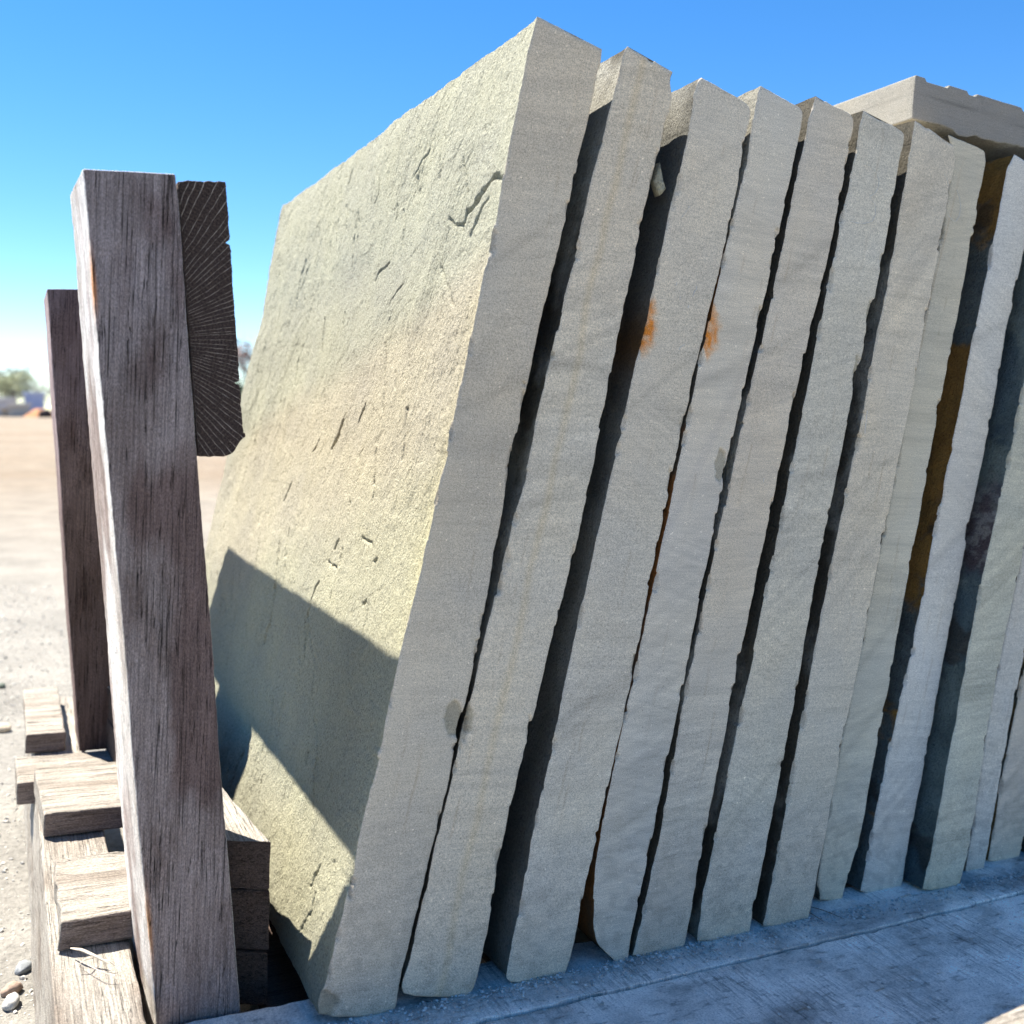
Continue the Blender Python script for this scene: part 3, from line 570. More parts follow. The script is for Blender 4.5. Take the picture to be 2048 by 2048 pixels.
L6 = [('F', '805 425 785 520 770 600 765 700 740 780 720 880 700 990 680 1060 660 1140 640 1240 620 1330 600 1420 580 1530 560 1630 540 1730 520 1820'),
      ('G', '120 0 105 100 80 205 65 300 45 400 25 480 0 590'),
      ('B', '1925 940 1885 1050 1870 1100 1850 1210 1855 1250 1825 1400 1790 1540 1770 1660 1750 1750 1720 1850'),
      ('C', '1450 0 1430 120 1410 220 1395 330 1380 440 1345 560 1320 680 1305 770 1285 840 1265 940 1250 1060 1230 1130 1215 1200 1195 1310 1175 1410 1160 1490 1135 1580 1115 1660 1110 1740 1095 1850'),
      ('I', '610 310 600 350 606 374')]
R6 = [('F', '1010 530 1070 570 1095 592 1090 680 1065 770 1050 850 1030 940 1020 1000 1005 1100 990 1200 975 1310 955 1430 935 1530 910 1640 890 1760'),
      ('G', '340 40 312 85 318 180 310 250 285 330 265 380 250 500 240 580 220 680 200 780 175 900 160 960 145 1060 120 1160 100 1200 85 1300 70 1380 45 1500 20 1640'),
      ('C', '1730 0 1710 90 1690 180 1685 280 1660 400 1645 500 1625 600 1600 700 1580 830 1555 940 1530 1080 1500 1220 1480 1330 1460 1450 1430 1580 1405 1700'),
      ('I', '850 160 830 260 815 340 800 368')]
s6 = build_slab(6, L6, R6, 1.30, 1.50, 'sixth slab, with a faint white chalk curve near its top', rot=-10, base=(0.510, 0.485, 0.428),
                top=[('F', '805 425 870 465 885 475 950 505 1010 530')],
                chips=[(onY(1740, 630, 1.3)[0], onY(1740, 630, 1.3)[2], .008, .032, .0025), (onY(1712, 750, 1.3)[0], onY(1712, 750, 1.3)[2], .007, .035, .0025)])

L7 = [('F', '1170 493 1155 580 1140 700 1120 770 1110 870 1090 990 1070 1060 1050 1130 1040 1270 1030 1380 1010 1480 990 1580 975 1700 950 1800'),
      ('G', '405 0 385 100 360 240 345 330 325 440 320 520 300 600 270 700 250 800 230 900 215 1000 195 1080 175 1180 155 1280 135 1390 110 1500 85 1640 65 1750 45 1860'),
      ('H', '335 0 300 200 260 400 230 580 200 750 170 900 145 1060 110 1200 98 1290 85 1352')]
R7 = [('F', '1440 670 1455 780 1430 900 1400 1100 1375 1250 1350 1350 1310 1550 1280 1750'),
      ('G', '590 150 575 300 545 450 520 600 480 750 450 950 410 1150 375 1300 345 1450 320 1600 290 1750'),
      ('H', '600 20 560 250 520 450 480 650 450 850 415 1000 392 1150 375 1200 355 1300 322 1362')]
def edge_tint(a, b): return None
build_slab(7, L7, R7, 1.30, 1.50, 'seventh slab, touching the set-back slab on its right, cream lit sliver at its top left corner', rot=-30, band=.8, base=(0.530, 0.503, 0.446),
           top=[('F', '1170 493 1250 552 1265 550 1350 610 1440 670')])

L8x = R7
R8 = [('F', '1600 680 1660 712 1672 790 1655 880 1640 990 1620 1100 1600 1230 1570 1370 1535 1440 1520 1560 1505 1660 1485 1760'),
      ('G', '775 20 740 180 730 280 700 380 690 460 665 560 640 680 620 800 615 890 600 950 590 1050 565 1130 545 1250 520 1370 495 1480 480 1580 460 1680 450 1790'),
      ('H', '815 0 790 100 760 250 730 400 705 540 705 600 700 700 665 870 620 930 605 1000 575 1100 550 1200')]
LL8 = [('F', '1418 598 1455 800 1430 900 1400 1100 1375 1250 1350 1350 1310 1550 1280 1750'), R7[1], ('H', '600 20 560 250 520 450 480 650 450 850 425 1000 415 1100 430 1140 432 1194')]
q = trace(LL8, 1.34); q[:, 0] -= .004
s8 = build_slab(8, None, R8, 1.34, 1.45, 'eighth slab, set back behind the seventh and ending higher at the bottom, with a thin dark vertical seam', rot=-6,
                Lxz=q, Rxz=trace(R8, 1.34), base=(0.491, 0.482, 0.428), band=.8,
                colf=lambda X, Z: 1 - (1 - sstep(0, .0035, np.abs(X - 1.482 - .185 * Z + .006 * fbm(Z * 6, 0, 0, 8, 3))) * 1.0)[..., None] * (.22 * sstep(.1, .4, fbm(Z * 4, 0, 0, 88, 2) + .3))[..., None] * np.array([.5, .8, 1.0]))

L9 = [('F', '1870 735 1820 830 1805 920 1785 1000 1760 1130 1745 1250 1720 1320 1700 1480 1680 1580 1650 1680 1640 1770'),
      ('G', '860 100 830 180 820 300 800 370 800 430 780 520 760 600 740 700 715 790 695 880 690 960 660 1070 640 1160 625 1240 605 1360 600 1400 580 1520 555 1640 540 1740 515 1850'),
      ('H', '890 0 870 150 855 230 820 330 790 450 775 560 760 650 740 760 715 900 690 1000 665 1140')]
R9 = [('F', '2120 885 2080 1000 2000 1180 1958 1320 1925 1450 1895 1620 1865 1800'),
      ('G', '1030 0 1000 130 990 210 960 400 940 500 920 620 900 700 880 800 850 900 820 1080 815 1170 790 1260 770 1380 750 1490 720 1620 700 1720 680 1830'),
      ('H', '1110 0 1105 80 1080 230 1040 380 1020 480 1005 560 990 650 970 760 950 880 930 980 900 1080 870 1135 820 1164')]
def gap_patches(seed, warm, cold, purple=None):
    def f(Y, Z):
        wz = Z + .05 * fbm(Z * 9, Y * 9, 0, seed + 2, 4, .65); wy = Y + .04 * fbm(Z * 8, Y * 8, 0, seed + 3, 4, .65)
        n = fbm(wz * 6.0, wy * 5.0, 0, seed, 5, .6); n2 = fbm(wz * 22, wy * 22, 0, seed + 5, 5, .65); n3 = fbm(wz * 9, wy * 9, 0, seed + 7, 4, .6)
        C = np.ones(Y.shape + (3,)) * np.array(cold); k = sstep(-.14, .08, n + .25 * n2)[..., None]
        C = C * (1 - k) + np.array(warm) * k; k = sstep(.15, .35, n3 + .2 * n2)[..., None] * .7; C = C * (1 - k) + np.array([.20, .16, .13]) * k
        C = C * (1 + .55 * n2[..., None])
        if purple is not None:
            k = (1 - sstep(.05, .13, np.abs(wz - purple) + .05 * n2))[..., None] * .85
            sp_ = sstep(-.1, .3, fbm(Z * 60, Y * 60, 0, seed + 9, 4, .7))[..., None]; C = C * (1 - k) + (np.array([.30, .20, .24]) * (1 - sp_) + np.array([.85, .78, .84]) * sp_) * k
        return C
    return f
build_slab(9, L9, R9, 1.34, 1.45, 'ninth slab, pale bluish edge beside a gap patched with rusty brown and slate', rot=-14, band=.5, base=(0.536, 0.539, 0.531),
           coll=gap_patches(5, (1.0, .55, .17), (.42, .50, .56)), bot=[('H', '665 1140 720 1160 800 1168 850 1150 880 1132')])

def extend(P, Ztop=.60, lean=None):
    """carry a traced edge that leaves the frame on up to the slab's top along its own lean"""
    P = P[np.argsort(-P[:, 1])]
    a_ = P[:max(3, len(P) // 2)]; k = np.polyfit(a_[:, 1], a_[:, 0], 1)[0] if lean is None else lean
    return np.vstack([[P[0, 0] + k * (Ztop - P[0, 1]), Ztop], P])
L10 = [('G', '1070 480 1045 600 1045 660 1020 760 985 880 960 960 950 1060 930 1120 915 1200 900 1260 885 1330 870 1420 850 1500 835 1600 815 1700 795 1830'),
       ('H', '1250 0 1220 170 1190 330 1160 430 1155 560 1145 620 1115 720 1105 830 1080 950 1060 1010 1035 1130')]
R10 = [('G', '1320 40'), ('H', '1445 0 1420 150 1400 300 1370 500 1350 700 1310 900 1280 1000 1255 1090 1230 1155')]
P10 = extend(trace(L10, 1.30), .60, .17); Q10 = extend(trace(R10[1:], 1.30), .575, .18)
build_slab(10, None, None, 1.30, 1.50, 'tenth slab, greenish wavy edge beside the deep blue-black gap', rot=-22, band=1.5, base=(0.471, 0.475, 0.416),
           Lxz=P10, Rxz=Q10, coll=gap_patches(15, (.5, .62, .66), (.30, .42, .52), purple=-.15))
R11 = [('H', '1580 0 1550 170 1520 330 1490 480 1470 600 1455 700 1430 850 1400 1000 1380 1042')]
Q11 = extend(trace(R11, 1.34), .575, .18)
Pq = trace(R10[1:], 1.34); Pq[:, 0] += -.002; Pq = Pq[Pq[:, 1] > -.80]; Pq = np.vstack([Pq, [Pq[-1, 0] - .004, -.855]]); P11 = extend(Pq, .60, .18)
build_slab(11, None, None, 1.34, 1.45, 'eleventh slab, thin pale strip tucked behind the greenish tenth slab', rot=-10, base=(0.504, 0.494, 0.470), Lxz=P11, Rxz=Q11)
L12 = [('H', '1600 0 1570 150 1540 300 1510 420 1490 560 1470 720 1440 860 1425 960')]
R12 = [('H', '1700 400 1660 700 1634 850 1597 970')]
P12 = extend(trace(L12, 1.355), .60, .18); Q12 = extend(trace(R12, 1.355), .58, .18)
build_slab(12, None, None, 1.355, 1.45, 'twelfth slab, cut off by the right edge of the photo, small dark pits in its edge', rot=-10, Lxz=P12, Rxz=Q12, base=(0.504, 0.469, 0.422),
           coll=gap_patches(25, (.8, .5, .2), (.5, .5, .45)))
for k in range(3):     # the row carries on out of frame
    x0 = Q12[-1, 0] + .03 + .13 * k
    A_ = np.array([[x0 + .26, .60], [x0, -.85]]); B_ = A_ + np.array([.10, -.018])
    build_slab(13 + k, None, None, 1.33 + .01 * k, 1.45, ['thirteenth slab, first one past the right edge of the photo', 'fourteenth slab, second one past the right edge', 'fifteenth slab, last of the row past the right edge'][k],
               Lxz=A_, Rxz=B_, N=200, K=30)

# chalk curves and scratches: thin deposits on the sawn faces
m_chalk = mat_plain('chalk', (.60, .60, .58), .95, .15, 300)
def stroke(pts, Y, wpx, origin, name='chalk_mark', th=.0006):
    P = np.array([onY(x, y, Y) for x, y in pts]); n = max(12, len(P) * 10)
    s = np.r_[0, np.cumsum(np.linalg.norm(np.diff(P, axis=0), axis=1))]; t = np.linspace(0, s[-1], n)
    for _ in range(1): C = np.stack([np.interp(t, s, P[:, i]) for i in range(3)], -1)
    k = np.hanning(9); k /= k.sum(); Cp = np.pad(C, ((4, 4), (0, 0)), mode='edge'); C = np.stack([np.convolve(Cp[:, i], k, 'valid') for i in range(3)], -1)
    d = np.gradient(C, axis=0); d /= np.linalg.norm(d, axis=1)[:, None] + 1e-9; nr = np.stack([-d[:, 2], 0 * d[:, 0], d[:, 0]], -1)
    wd = wpx * .00068 * (.55 + .45 * np.abs(fbm(t * 120, 0, 0, 3, 2)) * 2)[:, None]
    wd[0] = wd[-1] = .0001
    a_ = C - nr * wd / 2; b_ = C + nr * wd / 2; a_[:, 1] = b_[:, 1] = Y - .0003; c_ = C.copy(); c_[:, 1] = Y - .0003 - th
    return np.stack([a_, c_, b_], 1) - origin
def strokes(obj, origin, lst, Y, name='chalk_mark'):
    me = mesh_from_grids(name, [(stroke(px(sp), Y, wpx, origin), 0, None) for sp, wpx in lst], [m_chalk], center=np.array([0, 5., 0]))
    o = put_rack(name, me, origin, obj); return o
o6, og6 = slab_objs[5]
strokes(o6, og6, [([('F', '800 800 850 820 890 860 910 920 900 980 870 1020 840 1030 850 1050 880 1090 885 1160 860 1210 800 1225 750 1220 705 1208')], 1.5)], 1.30)
o8, og8 = slab_objs[7]
strokes(o8, og8, [([('F', '1455 980 1475 1040 1484 1100 1475 1170 1450 1210')], 1.5)], 1.34)
o7, og7 = slab_objs[6]
strokes(o7, og7, [([('G', '325 530 312 650')], 2.2), ([('F', '1365 870 1390 920 1400 960')], .8), ([('F', '1395 1160 1420 1195 1450 1212')], 1.3)], 1.30)
o3, og3 = slab_objs[2]
strokes(o3, og3, [([('A', '1220 1325 1195 1370 1165 1405')], 1.1), ([('A', '1140 1818 1132 1840')], 1.6), ([('A', '1262 1842 1268 1858 1250 1880 1240 1915')], 1.8), ([('A', '1160 1910 1158 1932')], 1.5),
                  ([('B', '1215 35 1208 55')], 2), ([('B', '1190 285 1160 305 1150 325')], 1.2), ([('B', '1815 280 1812 300')], 1)], 1.30, 'scratch_mark')
o5, og5 = slab_objs[4]
strokes(o5, og5, [([('B', '1700 1145 1695 1175')], 1.5), ([('C', '860 1985 890 2020')], 1.5)], 1.30, 'scratch_mark')

# ---- the slab lying across the tops
def box_grid(c8, dims, res, r=.003, amp=.001, freq=(30, 30, 30), seed=0, extra=None):
    """rounded, roughened box through 8 corners: (x0/x1, y0/y1, z0/z1) -> corner array c8[2,2,2,3]; returns six grids"""
    def samples(L, n):
        t = np.linspace(0, L, n); return np.unique(np.r_[t, r * .25, r * .5, r, L - r, L - r * .5, L - r * .25].clip(0, L))
    out = []
    ax = [samples(dims[i], max(2, int(dims[i] / res[i]) + 1)) for i in range(3)]
    for fix in range(3):
        for side in (0, 1):
            u, v = [i for i in range(3) if i != fix]
            U, Vv = np.meshgrid(ax[u], ax[v], indexing='ij'); P = np.zeros(U.shape + (3,)); P[..., u] = U; P[..., v] = Vv; P[..., fix] = side * dims[fix]
            inner = np.clip(P, r, np.array(dims) - r); d = P - inner; ln = np.linalg.norm(d, axis=-1, keepdims=True); P = inner + d / np.maximum(ln, 1e-9) * np.minimum(ln, r)
            q = P / np.array(dims)
            W = 0
            for i in (0, 1):
                for j in (0, 1):
                    for k in (0, 1):
                        wgt = (q[..., 0] if i else 1 - q[..., 0]) * (q[..., 1] if j else 1 - q[..., 1]) * (q[..., 2] if k else 1 - q[..., 2])
                        W = W + wgt[..., None] * c8[i, j, k]
            for c in range(3):
                W[..., c] = W[..., c] + amp * fbm(W0(P, 0) * freq[0], W0(P, 1) * freq[1], W0(P, 2) * freq[2], seed + c * 13, 4, .6)
            if extra: W = extra(W, P, fix, side)
            out.append((W, fix, side))
    return out
def W0(P, i): return P[..., i]
def c8box(x0, x1, y0, y1, z0, z1):
    c = np.zeros((2, 2, 2, 3))
    for i, X in enumerate((x0, x1)):
        for j, Yv in enumerate((y0, y1)):
            for k, Zv in enumerate((z0, z1)): c[i, j, k] = (X, Yv, Zv)
    return c
def make_box(name, c8, res, mats, matf, r=.003, amp=.001, freq=(30, 30, 30), seed=0, extra=None, parent=None, colfn=None):
    dims = [np.linalg.norm(c8[1, 0, 0] - c8[0, 0, 0]), np.linalg.norm(c8[0, 1, 0] - c8[0, 0, 0]), np.linalg.norm(c8[0, 0, 1] - c8[0, 0, 0])]
    origin = np.array([c8[..., 0].mean(), c8[..., 1].min(), c8[..., 2].min()])
    if isinstance(parent, bpy.types.Object): pass
    gs = [(W - origin, matf(fx, sd), None if colfn is None else colfn(W)) for W, fx, sd in box_grid(c8, dims, res, r, amp, freq, seed, extra)]
    return put_rack(name, mesh_from_grids(name, gs, mats), origin, parent), origin

m_capf = mat_sawn('sawn_cap_stone', (.225, .225, .225), 20, .8, 3); m_caps = mat_sawn('sawn_cap_stone_side', (.225, .232, .228), 24, .4, 0)
YB = 1.362; s_ = YB / 1.3
def cap_extra(W, P, fix, side):
    low = 1 - sstep(0, .03, P[..., 2]); n = fbm(P[..., 0] * 7, P[..., 1] * 7, 0, 51, 5, .6)
    W[..., 2] += low * (.010 * n + .006 * fbm(P[..., 0] * 40, P[..., 1] * 40, 0, 52, 3)) * sstep(0, .06, P[..., 0])
    hi = sstep(.06, .08, P[..., 2]); frn = 1 - sstep(0, .04, P[..., 1])
    W[..., 2] -= hi * frn * .006 * sstep(.55, .62, vn(P[..., 0] * 26, 0, 0, 55)) ; return W
cb, _ = make_box('cap_slab', c8box(1.407 * s_, 2.75, YB, 2.80, .6005 * s_ , .676 * s_), (.006, .02, .005),
                 [m_capf, m_caps, m_cleft], lambda f, s: {0: 1, 1: 0, 2: 2}[f], r=.0025, amp=.0008, extra=cap_extra,
                 colfn=lambda W: 1 - (np.exp(-((W[..., 2] - (.648 - .02 * (W[..., 0] - 1.48)) * s_ + .002 * fbm(W[..., 0] * 9, W[..., 1] * 9, 0, 57, 3)) / .0016) ** 2) * .35)[..., None] * np.ones(3))
tag(cb, 'thick grey slab lying flat across the tops of the slabs at the upper right', 'stone slab')
# a thin dark bedding seam drawn on its two visible faces
# ------------------------------------------------------------------ wooden rack
rack = empty_rack('timber_rack', (.9, 1.6, -.99)); tag(rack, 'weathered timber rack with posts, side rail and dusty deck holding the leaning slabs', 'rack')
def hexa(fbl, fbr, ftr, ftl, bbl, bbr, btr, btl):
    c = np.zeros((2, 2, 2, 3)); c[0, 0, 0] = fbl; c[1, 0, 0] = fbr; c[1, 0, 1] = ftr; c[0, 0, 1] = ftl
    c[0, 1, 0] = bbl; c[1, 1, 0] = bbr; c[1, 1, 1] = btr; c[0, 1, 1] = btl; return c
YP = 1.385; k = YP / 1.37
ftl = onY(166, 337, YP); ftr = onY(352, 347, YP); fbl = onY(311, 2048, YP); fbr = onY(479, 2009, YP)
def down(t, b, z): return t + (b - t) * ((z - t[2]) / (b[2] - t[2]))
fbl = down(ftl, fbl, -.97); fbr = down(ftr, fbr, -.97)
post = hexa(fbl, fbr, ftr, ftl, fbl + [-.012, .17, 0], fbr + [-.012, .17, 0], ftr + [-.004, .235, .012], ftl + [-.004, .235, .012])
def wood_extra(seed, fringe=.0016, axis=2):
    def f(W, P, fix, side):
        a_, b_ = [i for i in range(3) if i != axis]
        g = fbm(P[..., a_] * 160, P[..., b_] * 160, P[..., axis] * 5, seed, 3, .6); W[..., a_] += .0007 * g; W[..., b_] += .0007 * g
        e = fbm(P[..., 0] * 90, P[..., 1] * 90, P[..., 2] * 90, seed + 3, 3, .7); W[..., 0] += fringe * .5 * e
        W[..., 0] += .0025 * fbm(P[..., axis] * 6, 0, 0, seed + 4, 3); return W
    return f
def face_mat(f, s): return 0 if f == 1 else 1
def post_col(W):
    X, Y, Z = W[..., 0], W[..., 1], W[..., 2]; C = np.ones(W.shape)
    n = fbm(X * 12, Y * 12, Z * 5, 71, 4)
    br = sstep(.05, .35, n + .9 * np.exp(-((Z + .38) / .14) ** 2) * sstep(.16, .26, X) + .4 * np.exp(-((Z + .12) / .1) ** 2) - .1)[..., None]
    C = C * (1 - br * np.array([.42, .50, .52]))
    up = sstep(-.15, .2, Z)[..., None]; C = C * (1 + up * np.array([-.04, .0, .07]))
    ru = (np.exp(-((Z - .165) / .035) ** 2) * (1 - sstep(.0, .035, np.abs(Y - YP))) * (1 - sstep(.001, .006, X - (.0765 + (.305 - Z) * .105))) * 1.2).clip(0, 1)[..., None]
    C = C * (1 - ru) + ru * np.array([1.35, .72, .38])
    r2 = (np.exp(-((Z + .70) / .05) ** 2) * (1 - sstep(.002, .006, np.abs(X - .183 - (-.70 - Z) * .1))) * (1 - sstep(.0, .01, np.abs(Y - YP)))).clip(0, 1)[..., None]
    return C * (1 - r2 * .8) + r2 * .8 * np.array([1.7, .95, .4])
make_box('post', post, (.0028, .008, .0028), [m_postw, m_postside], face_mat, r=.003, amp=.0006, seed=3, extra=wood_extra(5), parent=rack, colfn=post_col)
# rear post
YR = 2.44
rtl = onY(93, 577, YR); rtr = rtl + [.112, 0, .012]; rbl = down(rtl, onY(159, 1518, YR), -.78); rbr = rbl + [.100, 0, 0]
post2 = hexa(rbl, rbr, rtr, rtl, rbl + [0, .16, 0], rbr + [0, .16, 0], rtr + [0, .25, 0], rtl + [0, .25, 0])
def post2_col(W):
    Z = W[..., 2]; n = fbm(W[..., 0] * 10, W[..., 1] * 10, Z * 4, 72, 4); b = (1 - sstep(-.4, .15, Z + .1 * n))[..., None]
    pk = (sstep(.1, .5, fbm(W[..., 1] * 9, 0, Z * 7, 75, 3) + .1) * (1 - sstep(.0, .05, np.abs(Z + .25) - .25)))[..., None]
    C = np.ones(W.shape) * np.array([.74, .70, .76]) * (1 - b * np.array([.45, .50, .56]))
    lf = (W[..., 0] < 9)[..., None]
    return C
m_pinkside = mat_wood('faded_pink_wood', (.50, .42, .385), 2, .3, 14)
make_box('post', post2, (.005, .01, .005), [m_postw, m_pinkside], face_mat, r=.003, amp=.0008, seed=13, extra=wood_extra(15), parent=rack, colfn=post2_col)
# side rail: thick board nailed inside the posts, its end grain towards the camera
YE = YP + .012
rt = [onY(*p, YE) for p in ((398, 914), (490, 911), (452, 363), (355, 361))]
RD = np.array([0, 1.47, 0])
rail = hexa(rt[0], rt[1], rt[2], rt[3], rt[0] + RD, rt[1] + RD, rt[2] + RD, rt[3] + RD)
r_or = np.array([rail[..., 0].mean(), rail[..., 1].min(), rail[..., 2].min()])
pith = onY(262, 680, YE) - r_or; ENDC = (pith[0], pith[2]); m_end = mat_endgrain()
def rail_extra(W, P, fix, side):
    e = fbm(P[..., 0] * 70, P[..., 1] * 4, P[..., 2] * 120, 81, 4, .7); nearr = sstep(.02, .045, P[..., 0])
    W[..., 0] += .0020 * e * nearr * (.4 + .6 * np.abs(vn(P[..., 0] * 0, 0, P[..., 2] * 260, 84)) * 2)
    rc = sstep(.03, .062, P[..., 0]) * (1 - sstep(0, .05, P[..., 2])); W[..., 2] += .026 * rc ** 2
    for zc, dp in ((.285, .009), (.098, .008)):
        W[..., 0] -= dp * np.exp(-((P[..., 2] - zc) / .0018) ** 2) * sstep(.045, .06, P[..., 0]) * (1 - sstep(0, .05, P[..., 1]))
    W[..., 2] += .0015 * fbm(P[..., 0] * 150, P[..., 1] * 5, P[..., 2] * 5, 83, 3); return W
m_rail = mat_wood('rail_wood', (.20, .16, .14), 1, .5, 17)
make_box('side_rail', rail, (.0016, .02, .0016), [m_rail, m_end], lambda f, s: 1 if (f, s) == (1, 0) else 0, r=.002, amp=.0004, seed=23, extra=rail_extra, parent=rack)

# runner, boards
def bx(name, x0, x1, y0, y1, z0, z1, mats, mf, res=.005, seed=0, axis=1, amp=.0015, r=.004, parent=rack, c8=None, rough=.004, colfn=None):
    def ex(W, P, fix, side):
        a_, b_ = [i for i in range(3) if i != axis]
        g = fbm(P[..., a_] * 70, P[..., b_] * 70, P[..., axis] * 4, seed + 2, 4, .6); W[..., 2] += .0016 * g
        e = fbm(P[..., 0] * 25, P[..., 1] * 25, P[..., 2] * 25, seed + 6, 4, .6); W[..., 0] += rough * e * .5; W[..., 1] += rough * e * .5; return W
    rs = [res] * 3; rs[axis] = res * 2.5 if (axis == 1) else res
    c = c8box(x0, x1, y0, y1, z0, z1) if c8 is None else c8
    return make_box(name, c, rs, mats, mf, r=r, amp=amp, freq=(12, 12, 12), seed=seed, extra=ex, parent=parent, colfn=colfn)
c = c8box(.070, .176, .9, 3.0, -.995, -.797)
c[0, :, 0, 0] = .058; c[0, 1, :, 0] += -.01; c[1, 1, :, 0] += -.0
bx('runner', 0, 0, 0, 0, 0, 0, [m_boardy], lambda f, s: 0, .004, 31, 1, c8=c)
for x in (.75, 1.45, 2.15, 2.65): bx('runner', x, x + .1, .96, 2.95, -1.0, -.9, [m_boardy], lambda f, s: 0, .02, int(x * 50), 1)
bm_ = [m_boardx, m_bedge]; bf = lambda f, s: 1 if f == 1 else 0
bx('deck_board', .080, .27, 1.545, 1.775, -.794, -.750, bm_, bf, .003, 41, 0, amp=.003, rough=.009)
c = c8box(.070, .30, 1.985, 2.25, -.794, -.748); c[0, 1, :, 0] = .058
bx('deck_board', 0, 0, 0, 0, 0, 0, bm_, bf, .004, 43, 0, amp=.002, c8=c)
bx('deck_board', .026, .50, 2.262, 2.44, -.828, -.781, bm_, bf, .005, 45, 0, amp=.002)
c = c8box(.046, .130, 2.50, 2.93, -.794, -.748)
bx('deck_board', 0, 0, 0, 0, 0, 0, bm_, bf, .005, 47, 0, amp=.002, c8=c)
# the slabs' deck: two wide planks in front (with the split between them), more behind in the dark
def plank_col(W):
    X, Y = W[..., 0], W[..., 1]; n = fbm(X * 3, Y * 5, 0, 95, 5, .6); C = np.ones(W.shape) * (1 + .28 * n)[..., None]
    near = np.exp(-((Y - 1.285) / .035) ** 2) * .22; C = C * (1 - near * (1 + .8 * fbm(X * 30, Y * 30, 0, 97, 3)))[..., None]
    return C
def plank(name, x0, x1, y0, y1, z1, seed, res=.005, z0=-.893):
    def ex(W, P, fix, side):
        X, Y = W[..., 0], W[..., 1]; h = fbm(X * 4, Y * 10, 0, seed, 5, .6); f = fbm(X * 60, Y * 60, 0, seed + 4, 4, .65)
        W[..., 2] += .0022 * h + .0010 * f
        wig = .005 * fbm(X * 5, 0, 0, 300, 4, .6) + .0018 * fbm(X * 60, 0, 0, 301, 3)
        W[..., 1] += wig + (.0022 * fbm(X * 26, 0, 0, seed + 9, 4, .7) if True else 0)
        ch = np.maximum(0, vn(X * 30, 0, 0, seed + 12) - .3) * .006; W[..., 1] += ch * np.where(P[..., 1] > (y1 - y0) / 2, -1, 1); return W
    o, og = make_box(name, c8box(x0, x1, y0, y1, z0, z1), (res, res, .02), [m_plank], lambda f, s: 0, r=.0012, amp=.0004, seed=seed, extra=ex, parent=rack, colfn=plank_col)
    return o
plank('deck_plank', .20, 2.75, 1.2335, 1.376, -.8435, 61, .004)
plank('deck_plank', .20, 2.75, .93, 1.2275, -.8455, 63, .004)
plank('deck_plank', .48, 2.75, 1.60, 1.84, -.8485, 65, .03)
plank('deck_plank', .55, 2.75, 2.30, 2.60, -.8485, 67, .03)
# three timber offcuts stacked between post and slab
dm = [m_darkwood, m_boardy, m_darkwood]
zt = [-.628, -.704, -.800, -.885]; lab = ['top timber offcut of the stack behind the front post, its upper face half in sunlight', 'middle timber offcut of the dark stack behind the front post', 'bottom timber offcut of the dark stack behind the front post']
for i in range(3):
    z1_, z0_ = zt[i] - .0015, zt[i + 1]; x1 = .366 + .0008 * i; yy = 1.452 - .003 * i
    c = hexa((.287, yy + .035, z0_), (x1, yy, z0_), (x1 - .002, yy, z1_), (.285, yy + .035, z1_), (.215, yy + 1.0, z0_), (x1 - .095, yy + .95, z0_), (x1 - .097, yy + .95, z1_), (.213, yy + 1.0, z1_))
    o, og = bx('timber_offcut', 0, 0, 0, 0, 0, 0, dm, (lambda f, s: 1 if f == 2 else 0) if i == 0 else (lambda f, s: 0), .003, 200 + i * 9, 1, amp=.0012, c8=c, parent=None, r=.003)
    tag(o, lab[i], 'timber block', 'timber offcuts stacked behind the front post')
bx('deck_board', .37, .60, 1.41, 2.5, -.93, -.897, [m_darkwood], lambda f, s: 0, .02, 73, 1)  # dark filler board, added so the shaded hole beside the offcuts reads black
bx('deck_board', .26, .355, 1.50, 1.83, -.935, -.888, [m_boardx], lambda f, s: 0, .02, 71, 0)
# sunlit timber in the near right corner
c = c8box(.5, .95, -.1, .60, -1.08, -.62)
pA = onZ(1950, 2052, -.60); pB = onZ(2060, 2000, -.60); d = nrm(pB - pA); e = np.array([d[1], -d[0], 0])
A0 = pA - d * .05; A1 = A0 + d * .5
c = np.zeros((2, 2, 2, 3))
for kz, zv in enumerate((-1.06, -.60)):
    for i, P in enumerate((A0, A1)):
        c[i, 1, kz] = (P[0], P[1], zv); c[i, 0, kz] = (P[0] + e[0] * .14, P[1] + e[1] * .14, zv)
o, og = bx('timber_block', 0, 0, 0, 0, 0, 0, [m_boardx], lambda f, s: 0, .005, 77, 0, c8=c, parent=None)
tag(o, 'rough tan timber just entering the photo at the bottom right corner, in sunlight', 'timber block')

